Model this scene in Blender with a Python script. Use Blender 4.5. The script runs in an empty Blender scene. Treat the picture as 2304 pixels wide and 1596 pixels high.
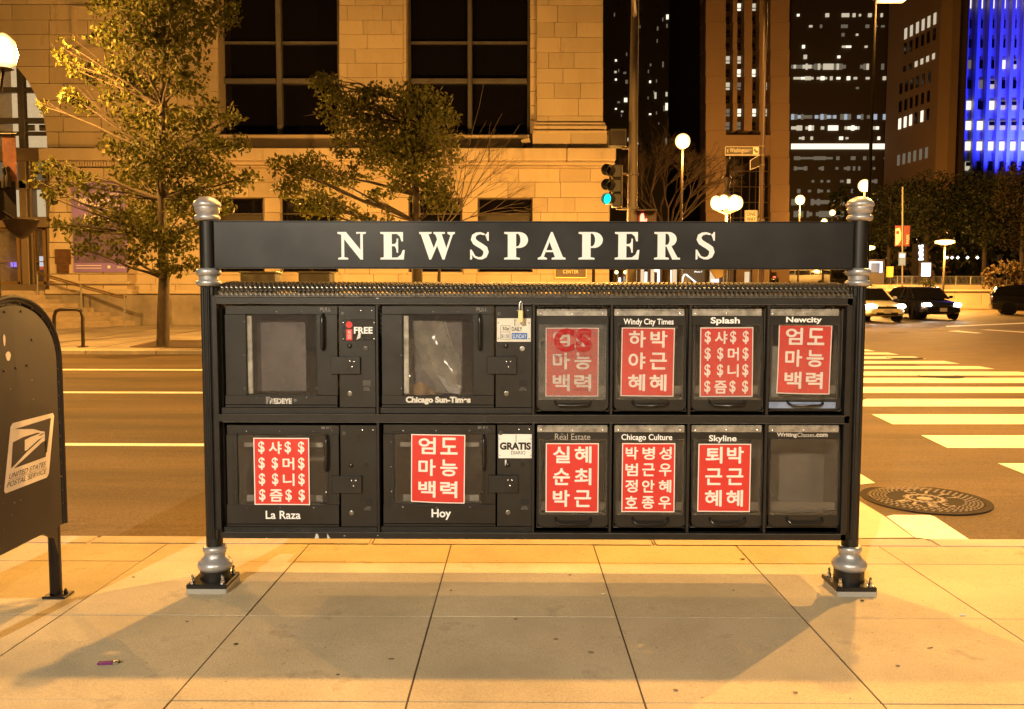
import bpy, bmesh, math, random
from mathutils import Vector, Matrix, noise
random.seed(7)
scene = bpy.context.scene
COL = scene.collection
# ------------------------------------------------------------------ camera
F_PX = 1900.0
TH, PS, RO, H = math.radians(4.0), math.radians(0.33), math.radians(0.12), 1.5
def cam_axes():
    c, s = math.cos(PS), math.sin(PS); ct, st = math.cos(TH), math.sin(TH)
    R = Vector((c, s, 0)); F = Vector((-s*ct, c*ct, -st)); U = Vector((-s*st, c*st, ct))
    R2 = R*math.cos(RO) + U*math.sin(RO); U2 = U*math.cos(RO) - R*math.sin(RO)
    return R2, U2, F
CR, CU, CF = cam_axes()
cam_d = bpy.data.cameras.new('camera'); cam = bpy.data.objects.new('camera', cam_d); COL.objects.link(cam)
cam_d.sensor_width = 36; cam_d.lens = 36*F_PX/2304; cam_d.clip_start = 0.05; cam_d.clip_end = 1500
cam.matrix_world = Matrix(((CR.x, CU.x, -CF.x, 0), (CR.y, CU.y, -CF.y, 0), (CR.z, CU.z, -CF.z, H), (0, 0, 0, 1)))
scene.camera = cam
# ------------------------------------------------------------------ world, exposure
world = bpy.data.worlds.new('World'); scene.world = world; world.use_nodes = True
wn = world.node_tree; wn.nodes.clear()
w_out = wn.nodes.new('ShaderNodeOutputWorld'); w_bg = wn.nodes.new('ShaderNodeBackground')
w_sky = wn.nodes.new('ShaderNodeTexSky'); w_sky.sky_type = 'NISHITA'; w_sky.sun_disc = False
w_sky.sun_elevation = math.radians(-6); w_sky.sun_rotation = math.radians(200)
w_bg.inputs['Strength'].default_value = 0.05
w_glow = wn.nodes.new('ShaderNodeBackground'); w_glow.inputs['Color'].default_value = (1, .62, .34, 1); w_glow.inputs['Strength'].default_value = 0.006
w_add = wn.nodes.new('ShaderNodeAddShader')
wn.links.new(w_sky.outputs[0], w_bg.inputs['Color']); wn.links.new(w_bg.outputs[0], w_add.inputs[0])
wn.links.new(w_glow.outputs[0], w_add.inputs[1]); wn.links.new(w_add.outputs[0], w_out.inputs[0])
scene.view_settings.view_transform = 'Standard'; scene.view_settings.look = 'None'
scene.view_settings.exposure = 0.0; scene.view_settings.gamma = 1.0; scene.view_settings.use_curve_mapping = False
scene.render.engine = 'CYCLES'
scene.cycles.use_denoising = True; scene.cycles.max_bounces = 6; scene.cycles.diffuse_bounces = 2
scene.cycles.glossy_bounces = 3; scene.cycles.transparent_max_bounces = 12; scene.cycles.sample_clamp_indirect = 4
scene.cycles.caustics_reflective = False; scene.cycles.caustics_refractive = False
HAZE = 0.0
SODIUM = (1.0, 0.485, 0.10)
# power (W) of the lamps, added facade lamps included, kept together for tuning
PW = dict(near_head=1700, front_head=7400, far_left=3000, mast=3200, over=8500, corner=1600, added_facade=2700, far_kerb=6500, cross=4500, park=7000, blue=18000)

# ------------------------------------------------------------------ pixel of the 2304 px wide view <-> point at a real distance
def ray(u, v):
    return CR*((u-1152)/F_PX) + CU*((798-v)/F_PX) + CF
def at(u, v, Y):
    r = ray(u, v); t = Y/r.y
    return Vector((r.x*t, Y, H+r.z*t))
def hit(u, v, z0, s, dz=0):                       # on the sloping plane z = z0 + s*Y
    r = ray(u, v); t = (z0-H)/(r.z-s*r.y)
    return Vector((r.x*t, r.y*t, H+r.z*t+dz))
S_NEAR = -math.tan(math.radians(.9))
RB = 0.0142; RA = -0.2-RB*5.5                      # road plane z = RA + RB*Y
FB = 0.025; FA = 0.12-FB*21.1                      # far pavement plane
def gz(Y): return S_NEAR*Y
def rz(Y): return RA+RB*Y
def fz(Y): return FA+FB*Y
def groad(u, v, dz=0): return hit(u, v, RA, RB, dz)
def gnear(u, v, dz=0): return hit(u, v, 0, S_NEAR, dz)

# ------------------------------------------------------------------ materials
MATS = {}
def M(name, col=(.5, .5, .5), rough=.6, metal=0., var=0., vs=3., bump=0., bs=40., emit=None, es=1., rnd=0., spec=.5, dirt=None, ds=1.5, dth=.55, stretch=None, coat=0., fine=None):
    if name in MATS: return MATS[name]
    m = bpy.data.materials.new(name); m.use_nodes = True; nt = m.node_tree; N = nt.nodes; L = nt.links
    b = N['Principled BSDF']; b.inputs['Roughness'].default_value = rough; b.inputs['Metallic'].default_value = metal
    b.inputs['Specular IOR Level'].default_value = spec; b.inputs['Coat Weight'].default_value = coat
    b.inputs['Base Color'].default_value = (*col, 1)
    if emit:
        b.inputs['Emission Color'].default_value = (*emit, 1); b.inputs['Emission Strength'].default_value = es
    if var or bump or dirt or rnd or fine:
        tc = N.new('ShaderNodeTexCoord'); src = tc.outputs['Object']
        if stretch:
            mp = N.new('ShaderNodeMapping'); mp.inputs['Scale'].default_value = stretch; L.new(src, mp.inputs[0]); src = mp.outputs[0]
        out = None
        rgb = N.new('ShaderNodeRGB'); rgb.outputs[0].default_value = (*col, 1); out = rgb.outputs[0]
        if var:
            n = N.new('ShaderNodeTexNoise'); n.inputs['Scale'].default_value = vs; n.inputs['Detail'].default_value = 6; n.inputs['Roughness'].default_value = .65; L.new(src, n.inputs['Vector'])
            mr = N.new('ShaderNodeMapRange'); mr.inputs['From Min'].default_value = .3; mr.inputs['From Max'].default_value = .7; mr.inputs['To Min'].default_value = 1-var; mr.inputs['To Max'].default_value = 1+var
            L.new(n.outputs['Fac'], mr.inputs['Value'])
            mx = N.new('ShaderNodeMix'); mx.data_type = 'RGBA'; mx.blend_type = 'MULTIPLY'; mx.inputs['Factor'].default_value = 1
            L.new(out, mx.inputs['A']); L.new(mr.outputs[0], mx.inputs['B']); out = mx.outputs['Result']
            rr = N.new('ShaderNodeMapRange'); rr.inputs['To Min'].default_value = max(.05, rough-.12); rr.inputs['To Max'].default_value = min(1, rough+.12); L.new(n.outputs['Fac'], rr.inputs['Value']); L.new(rr.outputs[0], b.inputs['Roughness'])
        if fine:                                     # aggregate grains in concrete and asphalt
            n = N.new('ShaderNodeTexNoise'); n.inputs['Scale'].default_value = fine[0]; n.inputs['Detail'].default_value = 2; L.new(tc.outputs['Object'], n.inputs['Vector'])
            mr3 = N.new('ShaderNodeMapRange'); mr3.inputs['From Min'].default_value = .32; mr3.inputs['From Max'].default_value = .68; mr3.inputs['To Min'].default_value = 1-fine[1]; mr3.inputs['To Max'].default_value = 1+fine[1]; L.new(n.outputs['Fac'], mr3.inputs['Value'])
            mx = N.new('ShaderNodeMix'); mx.data_type = 'RGBA'; mx.blend_type = 'MULTIPLY'; mx.inputs['Factor'].default_value = 1
            L.new(out, mx.inputs['A']); L.new(mr3.outputs[0], mx.inputs['B']); out = mx.outputs['Result']
        if rnd:
            oi = N.new('ShaderNodeObjectInfo'); mr2 = N.new('ShaderNodeMapRange'); mr2.inputs['To Min'].default_value = 1-rnd; mr2.inputs['To Max'].default_value = 1+rnd
            L.new(oi.outputs['Random'], mr2.inputs['Value'])
            mx = N.new('ShaderNodeMix'); mx.data_type = 'RGBA'; mx.blend_type = 'MULTIPLY'; mx.inputs['Factor'].default_value = 1
            L.new(out, mx.inputs['A']); L.new(mr2.outputs[0], mx.inputs['B']); out = mx.outputs['Result']
        if dirt:
            n = N.new('ShaderNodeTexNoise'); n.inputs['Scale'].default_value = ds; n.inputs['Detail'].default_value = 9; n.inputs['Roughness'].default_value = .7; L.new(src, n.inputs['Vector'])
            cr = N.new('ShaderNodeMapRange'); cr.inputs['From Min'].default_value = dth; cr.inputs['From Max'].default_value = dth+.14; L.new(n.outputs['Fac'], cr.inputs['Value'])
            mx = N.new('ShaderNodeMix'); mx.data_type = 'RGBA'; L.new(cr.outputs[0], mx.inputs['Factor']); L.new(out, mx.inputs['A']); mx.inputs['B'].default_value = (*dirt, 1); out = mx.outputs['Result']
        L.new(out, b.inputs['Base Color'])
        if bump:
            n = N.new('ShaderNodeTexNoise'); n.inputs['Scale'].default_value = bs; n.inputs['Detail'].default_value = 5; L.new(src, n.inputs['Vector'])
            bp = N.new('ShaderNodeBump'); bp.inputs['Strength'].default_value = bump; bp.inputs['Distance'].default_value = .02; L.new(n.outputs['Fac'], bp.inputs['Height']); L.new(bp.outputs[0], b.inputs['Normal'])
    MATS[name] = m
    return m
def glassy(name, tint=(.1, .09, .08), dust=.3, rough=.08, spec=.06, ds=8.):
    if name in MATS: return MATS[name]
    m = bpy.data.materials.new(name); m.use_nodes = True; nt = m.node_tree; N = nt.nodes; L = nt.links; N.clear()
    o = N.new('ShaderNodeOutputMaterial'); tr = N.new('ShaderNodeBsdfTransparent'); df = N.new('ShaderNodeBsdfDiffuse'); gl = N.new('ShaderNodeBsdfGlossy')
    df.inputs['Color'].default_value = (*tint, 1); gl.inputs['Roughness'].default_value = rough
    tc = N.new('ShaderNodeTexCoord'); n = N.new('ShaderNodeTexNoise'); n.inputs['Scale'].default_value = ds; n.inputs['Detail'].default_value = 7; n.inputs['Distortion'].default_value = 1.2
    L.new(tc.outputs['Object'], n.inputs['Vector'])
    mr = N.new('ShaderNodeMapRange'); mr.inputs['From Min'].default_value = .3; mr.inputs['From Max'].default_value = .75; mr.inputs['To Min'].default_value = dust*.5; mr.inputs['To Max'].default_value = min(1, dust*1.6); L.new(n.outputs['Fac'], mr.inputs['Value'])
    m1 = N.new('ShaderNodeMixShader'); L.new(mr.outputs[0], m1.inputs[0]); L.new(tr.outputs[0], m1.inputs[1]); L.new(df.outputs[0], m1.inputs[2])
    m2 = N.new('ShaderNodeMixShader'); m2.inputs[0].default_value = spec; L.new(m1.outputs[0], m2.inputs[1]); L.new(gl.outputs[0], m2.inputs[2]); L.new(m2.outputs[0], o.inputs['Surface'])
    MATS[name] = m; return m
def glow(name, col, strength):
    if name in MATS: return MATS[name]
    return M(name, (.02, .02, .02), .5, emit=col, es=strength)
def lampglass(name, strength, c0=(1., .76, .36), c1=(1., .46, .08)):   # bright core; orange limb painted into the emission as a halo
    if name in MATS: return MATS[name]
    m = bpy.data.materials.new(name); m.use_nodes = True; nt = m.node_tree; N = nt.nodes; L = nt.links; b = N['Principled BSDF']; b.inputs['Base Color'].default_value = (.05, .05, .05, 1)
    lw = N.new('ShaderNodeLayerWeight'); lw.inputs['Blend'].default_value = .5; mx = N.new('ShaderNodeMix'); mx.data_type = 'RGBA'; mx.inputs['A'].default_value = (*c0, 1); mx.inputs['B'].default_value = (*c1, 1); L.new(lw.outputs['Facing'], mx.inputs['Factor'])
    mr = N.new('ShaderNodeMapRange'); mr.inputs['To Min'].default_value = strength; mr.inputs['To Max'].default_value = 1.0; mr.inputs['From Max'].default_value = .8; L.new(lw.outputs['Facing'], mr.inputs['Value'])
    L.new(mx.outputs['Result'], b.inputs['Emission Color']); L.new(mr.outputs[0], b.inputs['Emission Strength']); MATS[name] = m; return m
def leafmat(name, c1, c2):
    if name in MATS: return MATS[name]
    m = bpy.data.materials.new(name); m.use_nodes = True; nt = m.node_tree; N = nt.nodes; L = nt.links; b = N['Principled BSDF']
    g = N.new('ShaderNodeNewGeometry'); cr = N.new('ShaderNodeMix'); cr.data_type = 'RGBA'
    L.new(g.outputs['Random Per Island'], cr.inputs['Factor']); cr.inputs['A'].default_value = (*c1, 1); cr.inputs['B'].default_value = (*c2, 1)
    L.new(cr.outputs['Result'], b.inputs['Base Color']); b.inputs['Roughness'].default_value = .6; b.inputs['Specular IOR Level'].default_value = .3
    t = N.new('ShaderNodeBsdfTranslucent'); L.new(cr.outputs['Result'], t.inputs['Color']); mx = N.new('ShaderNodeMixShader'); mx.inputs[0].default_value = .3
    L.new(b.outputs[0], mx.inputs[1]); L.new(t.outputs[0], mx.inputs[2]); L.new(mx.outputs[0], N['Material Output'].inputs['Surface'])
    MATS[name] = m; return m

BLACK = M('black_paint', (.0085, .0078, .0075), .42, var=.35, vs=9, bump=.03, bs=30, dirt=(.032, .029, .026), ds=5, dth=.62)
BLACK2 = M('black_door_paint', (.0105, .0098, .0092), .38, var=.3, vs=6, bump=.02, bs=20, dirt=(.035, .032, .029), ds=9, dth=.66, rnd=.12)
SIGNB = M('sign_black', (.011, .011, .0125), .32, var=.25, vs=2.5)
SILVER = M('silver_paint', (.42, .42, .44), .38, metal=.55, var=.12, vs=20)
CHROME = M('bright_bolt', (.75, .75, .76), .22, metal=1.)
GALV = M('hinge_steel', (.34, .33, .31), .4, metal=.7, var=.45, vs=22, dirt=(.1, .09, .07), ds=14, dth=.6)
WHITE = M('white_vinyl', (.84, .85, .88), .45)
WORN = M('worn_white_vinyl', (.55, .54, .52), .6, dirt=(.04, .037, .034), ds=60, dth=.52)
FADED = M('faded_lettering', (.20, .19, .18), .6, dirt=(.03, .028, .026), ds=70, dth=.5)
INKB = M('black_ink', (.012, .011, .011), .5)
DARK = M('dark_void', (.006, .005, .004), .7)
PANE = glassy('dusty_plexiglass', (.22, .20, .18), .06, .12, .03, 7)
PANE_W = glassy('scratched_plexiglass', (.075, .065, .062), .20, .2, .03, 11)
PANE_B = glassy('blistered_plexiglass', (.26, .25, .24), .17, .18, .05, 45)
LINER = M('box_liner', (.10, .082, .062), .8, var=.15, vs=4)

# ------------------------------------------------------------------ geometry helpers
class MB:
    def __init__(s): s.v = []; s.f = []
    def add(s, vs, fs):
        n = len(s.v); s.v += [tuple(p) for p in vs]; s.f += [tuple(i+n for i in f) for f in fs]; return s
    def box(s, x0, x1, y0, y1, z0, z1):
        return s.add([(x0,y0,z0),(x1,y0,z0),(x1,y1,z0),(x0,y1,z0),(x0,y0,z1),(x1,y0,z1),(x1,y1,z1),(x0,y1,z1)],
                     [(0,3,2,1),(4,5,6,7),(0,1,5,4),(1,2,6,5),(2,3,7,6),(3,0,4,7)])
    def pb(s, u0, v0, u1, v1, Y0, Y1):             # box whose front face at distance Y0 covers that patch of the view
        a = at(u0, (v0+v1)/2, Y0); b = at(u1, (v0+v1)/2, Y0); t = at((u0+u1)/2, v0, Y0); k = at((u0+u1)/2, v1, Y0)
        return s.box(a.x, b.x, Y0, Y1, k.z, t.z)
    def obox(s, c, ax, ay, az):                    # oriented box: centre and half axes
        c, ax, ay, az = map(Vector, (c, ax, ay, az))
        P = [c+ax*i+ay*j+az*k for k in (-1, 1) for i, j in ((-1,-1),(1,-1),(1,1),(-1,1))]
        return s.add(P, [(0,3,2,1),(4,5,6,7),(0,1,5,4),(1,2,6,5),(2,3,7,6),(3,0,4,7)])
    def prism(s, pts, d):                          # pts: 3-D polygon, d: extrusion vector
        pts = [Vector(p) for p in pts]; d = Vector(d); n = len(pts)
        return s.add(pts+[p+d for p in pts], [tuple(range(n)), tuple(range(2*n-1, n-1, -1))]+[(i, i+n, (i+1) % n+n, (i+1) % n) for i in range(n)])
    def tube(s, pts, r, n=8, cap=True):
        pts = [Vector(p) for p in pts]; rs = r if isinstance(r, (list, tuple)) else [r]*len(pts)
        base = len(s.v); k = len(pts); ref = None
        for i, p in enumerate(pts):
            d = (pts[min(i+1, k-1)]-pts[max(i-1, 0)]).normalized()
            if ref is None: ref = d.orthogonal().normalized()
            ref = (ref-d*ref.dot(d)); ref = ref.normalized() if ref.length > 1e-6 else d.orthogonal().normalized()
            q = d.cross(ref)
            for j in range(n):
                a = 2*math.pi*j/n; s.v.append(tuple(p+(ref*math.cos(a)+q*math.sin(a))*rs[i]))
        for i in range(k-1):
            for j in range(n):
                a = base+i*n+j; b = base+i*n+(j+1) % n; s.f.append((a, b, b+n, a+n))
        if cap: s.f.append(tuple(base+j for j in range(n-1, -1, -1))); s.f.append(tuple(base+(k-1)*n+j for j in range(n)))
        return s
    def lathe(s, prof, c=(0, 0, 0), n=24, axis='z', flute=0, nf=12):
        base = len(s.v); c = Vector(c)
        for (r, h) in prof:
            for j in range(n):
                a = 2*math.pi*j/n; rr = r*(1-flute*(.5+.5*math.cos(nf*a))) if flute else r
                if axis == 'z': s.v.append(tuple(c+Vector((rr*math.cos(a), rr*math.sin(a), h))))
                elif axis == 'y': s.v.append(tuple(c+Vector((rr*math.cos(a), h, rr*math.sin(a)))))
                else: s.v.append(tuple(c+Vector((h, rr*math.cos(a), rr*math.sin(a)))))
        for i in range(len(prof)-1):
            for j in range(n):
                a = base+i*n+j; b = base+i*n+(j+1) % n; s.f.append((a, b, b+n, a+n))
        s.f.append(tuple(base+j for j in range(n))); k = len(prof)-1; s.f.append(tuple(base+k*n+j for j in range(n)))
        return s
    def grid(s, fn, nu, nv):
        base = len(s.v)
        for j in range(nv+1):
            for i in range(nu+1): s.v.append(tuple(fn(i/nu, j/nv)))
        for j in range(nv):
            for i in range(nu):
                a = base+j*(nu+1)+i; s.f.append((a, a+1, a+nu+2, a+nu+1))
        return s
    def mesh(s, name, mat=None, smooth=False, bevel=0, segs=1):
        me = bpy.data.meshes.new(name); me.from_pydata(s.v, [], s.f)
        bm = bmesh.new(); bm.from_mesh(me); bmesh.ops.recalc_face_normals(bm, faces=bm.faces)
        if bevel: bmesh.ops.bevel(bm, geom=[e for e in bm.edges if len(e.link_faces) == 2 and e.calc_face_angle(0) > .5], offset=bevel, segments=segs, affect='EDGES', clamp_overlap=True)
        if smooth:
            for e in bm.edges:
                if len(e.link_faces) == 2 and e.calc_face_angle(0) > .75: e.smooth = False
            for fc in bm.faces: fc.smooth = True
        bm.to_mesh(me); bm.free()
        if mat: me.materials.append(mat)
        return me
WL = {}
def link(name, me, parent=None):
    o = bpy.data.objects.new(name, me); COL.objects.link(o)
    if parent is not None:
        o.parent = parent; o.matrix_parent_inverse = Matrix.Translation(-WL.get(parent.name, Vector((0, 0, 0))))
    return o
def ob(name, mb, mat, parent=None, smooth=False, bevel=0, segs=1, **tags):
    o = link(name, mb.mesh(name, mat, smooth, bevel, segs), parent)
    for k, v in tags.items(): o[k] = v
    return o
def thing(name, label, cat, loc=(0, 0, 0), group=None):
    o = bpy.data.objects.new(name, None); COL.objects.link(o); o.location = loc; WL[o.name] = Vector(loc)
    o['label'] = label; o['category'] = cat
    if group: o['group'] = group
    return o
def struct(name, mb, mat, **k): return ob(name, mb, mat, kind='structure', **k)
def group_root(name):
    o = bpy.data.objects.new(name, None); COL.objects.link(o); o['kind'] = 'structure'; return o
def copy_tree(o, parent=None):
    c = o.copy(); COL.objects.link(c)
    if parent is not None:
        inv = o.matrix_parent_inverse.copy(); c.parent = parent; c.matrix_parent_inverse = inv
    for ch in list(o.children): copy_tree(ch, c)
    return c
def lamp(name, loc, power, col=SODIUM, r=.15, parent=None, spot=None, dirv=None, blend=.6):
    d = bpy.data.lights.new(name, 'SPOT' if spot else 'POINT'); d.energy = power; d.color = col; d.shadow_soft_size = r
    if spot: d.spot_size = math.radians(spot); d.spot_blend = blend
    o = bpy.data.objects.new(name, d); COL.objects.link(o)
    if parent is not None: o.parent = parent; o.matrix_parent_inverse = Matrix.Translation(-WL.get(parent.name, Vector((0, 0, 0))))
    o.location = loc
    if dirv is not None: o.rotation_euler = Vector(dirv).to_track_quat('-Z', 'Y').to_euler()
    return o

# ------------------------------------------------------------------ lettering
TXT = {}
def text_geo(body, bold=0., space=1., shear=0.):
    key = (body, bold, space, shear)
    if key in TXT: return TXT[key]
    c = bpy.data.curves.new('text', 'FONT'); c.body = body; c.offset = bold; c.space_character = space; c.shear = shear; c.resolution_u = 4
    o = bpy.data.objects.new('text', c); COL.objects.link(o)
    dg = bpy.context.evaluated_depsgraph_get(); me = o.evaluated_get(dg).to_mesh()
    vs = [(v.co.x, v.co.y) for v in me.vertices]; fs = [tuple(p.vertices) for p in me.polygons]
    o.evaluated_get(dg).to_mesh_clear(); bpy.data.objects.remove(o); bpy.data.curves.remove(c)
    x0 = min(v[0] for v in vs); x1 = max(v[0] for v in vs); y0 = min(v[1] for v in vs); y1 = max(v[1] for v in vs)
    vs = [((x-x0)/(x1-x0), (y-y0)/(y1-y0)) for x, y in vs]
    TXT[key] = (vs, fs); return TXT[key]
def put_flat(mb, geo, fn):
    mb.add([fn(x, y) for x, y in geo[0]], geo[1])
def put_bold(mb, geo, fn, k=.026):                   # thick Hangul: slightly shifted leaves, each a hair further forward
    for i, (dx, dy) in enumerate(((0, 0), (k, 0), (-k, 0), (0, k), (0, -k), (k*.7, k*.7), (-k*.7, k*.7), (k*.7, -k*.7), (-k*.7, -k*.7))):
        mb.add([fn(.5+(x-.5)*(1-2*k)+dx, .5+(y-.5)*(1-2*k)+dy)-Vector((0, i*.00004, 0)) for x, y in geo[0]], geo[1])
def letters_px(mb, body, u0, v0, u1, v1, Y, bold=0.02, space=1., shear=0., geo=None, fn=None):
    a = at(u0, v1, Y); b = at(u1, v1, Y); c = at(u0, v0, Y)
    g = geo or text_geo(body, bold, space, shear)
    f = fn or (lambda p: p)
    put_flat(mb, g, lambda x, y: f(Vector((a.x+(b.x-a.x)*x, Y, a.z+(c.z-a.z)*y))))
def fill_geo(outlines):
    c = bpy.data.curves.new('glyph', 'CURVE'); c.dimensions = '2D'; c.fill_mode = 'BOTH'
    for pts in outlines:
        sp = c.splines.new('POLY'); sp.points.add(len(pts)-1); sp.use_cyclic_u = True
        for i, (x, y) in enumerate(pts): sp.points[i].co = (x, y, 0, 1)
    o = bpy.data.objects.new('glyph', c); COL.objects.link(o); dg = bpy.context.evaluated_depsgraph_get(); me = o.evaluated_get(dg).to_mesh()
    vs = [(v.co.x, v.co.y) for v in me.vertices]; fs = [tuple(p.vertices) for p in me.polygons]
    o.evaluated_get(dg).to_mesh_clear(); bpy.data.objects.remove(o); bpy.data.curves.remove(c)
    return vs, fs
def arc(cx, cy, rx, ry, a0, a1, n=14):
    return [(cx+rx*math.cos(math.radians(a0+(a1-a0)*i/n)), cy+ry*math.sin(math.radians(a0+(a1-a0)*i/n))) for i in range(n+1)]
def serif_glyph(ch):
    if ('serif', ch) in TXT: return TXT[('serif', ch)]
    t = .075
    if ch == 'N': o = [[(0,1),(.30,1),(.80,.36),(.80,.95),(.66,.93),(.66,1),(1,1),(1,.94),(.89,.92),(.89,0),(.80,0),(.235,.74),(.235,.09),(.37,.06),(.37,0),(.02,0),(.02,.06),(.135,.09),(.135,.90),(0,.94)]]
    elif ch == 'E': o = [[(0,1),(.93,1),(.93,.66),(.86,.66),(.80,.84),(.68,.93),(.47,.93),(.47,.56),(.60,.57),(.66,.64),(.67,.76),(.73,.76),(.73,.25),(.67,.25),(.65,.38),(.59,.48),(.47,.49),(.47,.07),(.70,.08),(.84,.18),(.92,.35),(1,.35),(.96,0),(0,0),(0,.06),(.14,.09),(.14,.91),(0,.94)]]
    elif ch == 'W': o = [[(0,1),(.345,1),(.345,.94),(.26,.92),(.405,.42),(.50,.74),(.455,.90),(.40,.94),(.40,1),(.72,1),(.72,.94),(.63,.92),(.76,.42),(.875,.88),(.79,.94),(.79,1),(1,1),(1,.94),(.94,.90),(.705,0),(.65,0),(.50,.50),(.33,0),(.28,0),(.05,.90),(0,.94)]]
    elif ch == 'P': o = [[(0,1),(.62,1)]+arc(.62,.71,.38,.29,90,-90)+[(.50,.42),(.50,.09),(.66,.06),(.66,0),(0,0),(0,.06),(.15,.09),(.15,.91),(0,.94)], [(.50,.94),(.50,.48)]+arc(.54,.71,.14,.23,-90,90)]
    elif ch == 'A': o = [[(.47,1),(.53,1),(.90,.10),(1,.06),(1,0),(.50,0),(.50,.06),(.615,.09),(.55,.27),(.28,.27),(.22,.10),(.33,.06),(.33,0),(0,0),(0,.06),(.11,.11)], [(.31,.34),(.53,.34),(.42,.64)]]
    elif ch == 'R': o = [[(0,1),(.55,1)]+arc(.55,.735,.31,.265,90,-60)+[(.66,.49),(.90,.08),(1,.06),(1,0),(.70,0),(.47,.47),(.43,.47),(.43,.09),(.57,.06),(.57,0),(0,0),(0,.06),(.13,.09),(.13,.91),(0,.94)], [(.43,.94),(.43,.53)]+arc(.47,.735,.12,.205,-90,90)]
    elif ch == 'S':
        cl = arc(.50,.735,.345,.21,25,250,20)+[(.50,.50),(.66,.43)]+arc(.44,.27,.40,.215,30,-150,20)
        cl = [(.80,.80),(.70,.915),(.52,.955),(.34,.93),(.21,.85),(.185,.74),(.26,.635),(.42,.555),(.60,.475),(.755,.385),(.80,.27),(.74,.135),(.60,.055),(.43,.045),(.26,.10),(.13,.20)]
        w = [.045,.05,.055,.075,.105,.125,.135,.135,.135,.14,.13,.11,.075,.055,.05,.045]
        L_, R_ = [], []
        for i, p in enumerate(cl):
            a = Vector(cl[max(i-1, 0)]); b = Vector(cl[min(i+1, len(cl)-1)]); d = (b-a).normalized(); n = Vector((-d.y*1.0, d.x*.72)); q = Vector(p)
            L_.append(tuple(q+n*w[i])); R_.append(tuple(q-n*w[i]))
        o = [[(.93,1.0),(.86,1.0),(.83,.94)]+[(x, y) for x, y in L_[1:]]+[(.14,.06),(.10,0),(.03,0),(.03,.36),(.10,.36)]+list(reversed(R_[1:-1]))+[(.87,.68),(.93,.68)]]
        def cln(pts): return [(min(1, max(0, x)), min(1, max(0, y))) for x, y in pts]
        o = [cln(o[0])]
    g = fill_geo(o); TXT[('serif', ch)] = g; return g
# ================================================================== SETTING
CONC = M('pavement_concrete', (.47, .392, .262), .82, fine=(130, .13), var=.18, vs=1.7, bump=.25, bs=160, rnd=.05, dirt=(.31, .25, .17), ds=3.4, dth=.58)
CONC_D = M('joint_dirt', (.07, .05, .03), .95)
KERB = M('kerb_concrete', (.46, .40, .33), .8, var=.2, vs=3, bump=.2, bs=90, rnd=.08)
ASPH = M('asphalt', (.125, .086, .048), .68, spec=.25, fine=(60, .28), var=.42, vs=.75, bump=.6, bs=120, stretch=(.22, 1.5, 1), dirt=(.075, .053, .032), ds=.8, dth=.54)
ASPH2 = M('asphalt_patch', (.19, .14, .085), .68, spec=.15, var=.25, vs=2.1, bump=.4, bs=110, stretch=(.5, 1.5, 1))
PAINT = M('road_paint', (.80, .78, .72), .55, var=.10, vs=5, bump=.1, bs=80, dirt=(.30, .26, .20), ds=14, dth=.565)
PAVE_F = M('far_pavement', (.30, .25, .20), .8, var=.25, vs=.9, bump=.15, bs=40)

g = MB(); g.grid(lambda i, j: (-260+620*i, -30+560*j, -.75+ (0 if -30+560*j < 60 else .0142*(-30+560*j-60))), 20, 20)
struct('ground', g, M('earth_ground', (.08, .065, .05), .95))
# near pavement: base sheet plus slabs
sw = struct('sidewalk', MB().add([(-14, -14, gz(-14)-.003), (14, -14, gz(-14)-.003), (14, 5.27, gz(5.27)-.003), (-14, 5.27, gz(5.27)-.003)], [(0, 1, 2, 3)]), CONC_D)
rows = [5.275, 4.90, 4.019, 3.125, 2.235, 1.345, .455, -.435]
for j in range(len(rows)-1):
    for k in range(-7, 8):
        x0 = -.415+.905*k; x1 = x0+.905; y1 = rows[j]; y0 = rows[j+1]; gx = .0042; gy = .0042
        dz = random.uniform(-.0012, .0012); m = MB(); P = []
        for zz in (-.05, 0):
            for (x, y) in ((x0+gx, y0+gy), (x1-gx, y0+gy), (x1-gx, y1-gy), (x0+gx, y1-gy)): P.append((x, y, gz(y)+zz+dz))
        m.add(P, [(0,3,2,1),(4,5,6,7),(0,1,5,4),(1,2,6,5),(2,3,7,6),(3,0,4,7)])
        ob('slab', m, CONC, sw)
m = MB(); m.add([(-14, -14, gz(-14)), (14, -14, gz(-14)), (14, -.44, gz(-.44)), (-14, -.44, gz(-.44))], [(0, 1, 2, 3)])
ob('rear_paving', m, CONC, sw)
kb = struct('kerb', MB().box(-14, 14, 5.29, 5.44, -.5, gz(5.4)-.02), CONC_D)
x = -13.6
while x < 13.5:
    ln = 1.81; m = MB(); m.box(x+.004, x+ln-.004, 5.283, 5.455, -.30, gz(5.37)+random.uniform(-.001, .001)); ob('kerb_stone', m, KERB, kb, bevel=.012, segs=2); x += ln
# road
road = struct('road', MB().grid(lambda i, j: (-70+170*i, 5.45+69.55*j, rz(5.45+69.55*j)), 30, 20), ASPH)
def road_poly(name, pts, mat, dz=.004, th=.0):
    P = [groad(u, v, dz) for u, v in pts]; P = [(p.x, p.y, rz(p.y)+dz) for p in P]
    return ob(name, MB().add(P, [tuple(range(len(P)))]), mat, road)
def strip(x0, x1, v0, v1, dz=.004):
    ya = groad(900, v0).y; yb = groad(900, v1).y; n = 12; m = MB()
    m.grid(lambda i, j: (x0+(x1-x0)*i, yb+(ya-yb)*j+.006*math.sin(i*37), rz(yb+(ya-yb)*j)+dz), n, 1); return m
for v0, v1 in ((832.8, 836.0), (883.6, 887.6), (1000.2, 1006.6)):
    ob('lane_line', strip(-60, -.9 if v0 > 990 else .2, v0, v1), PAINT, road)
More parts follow.
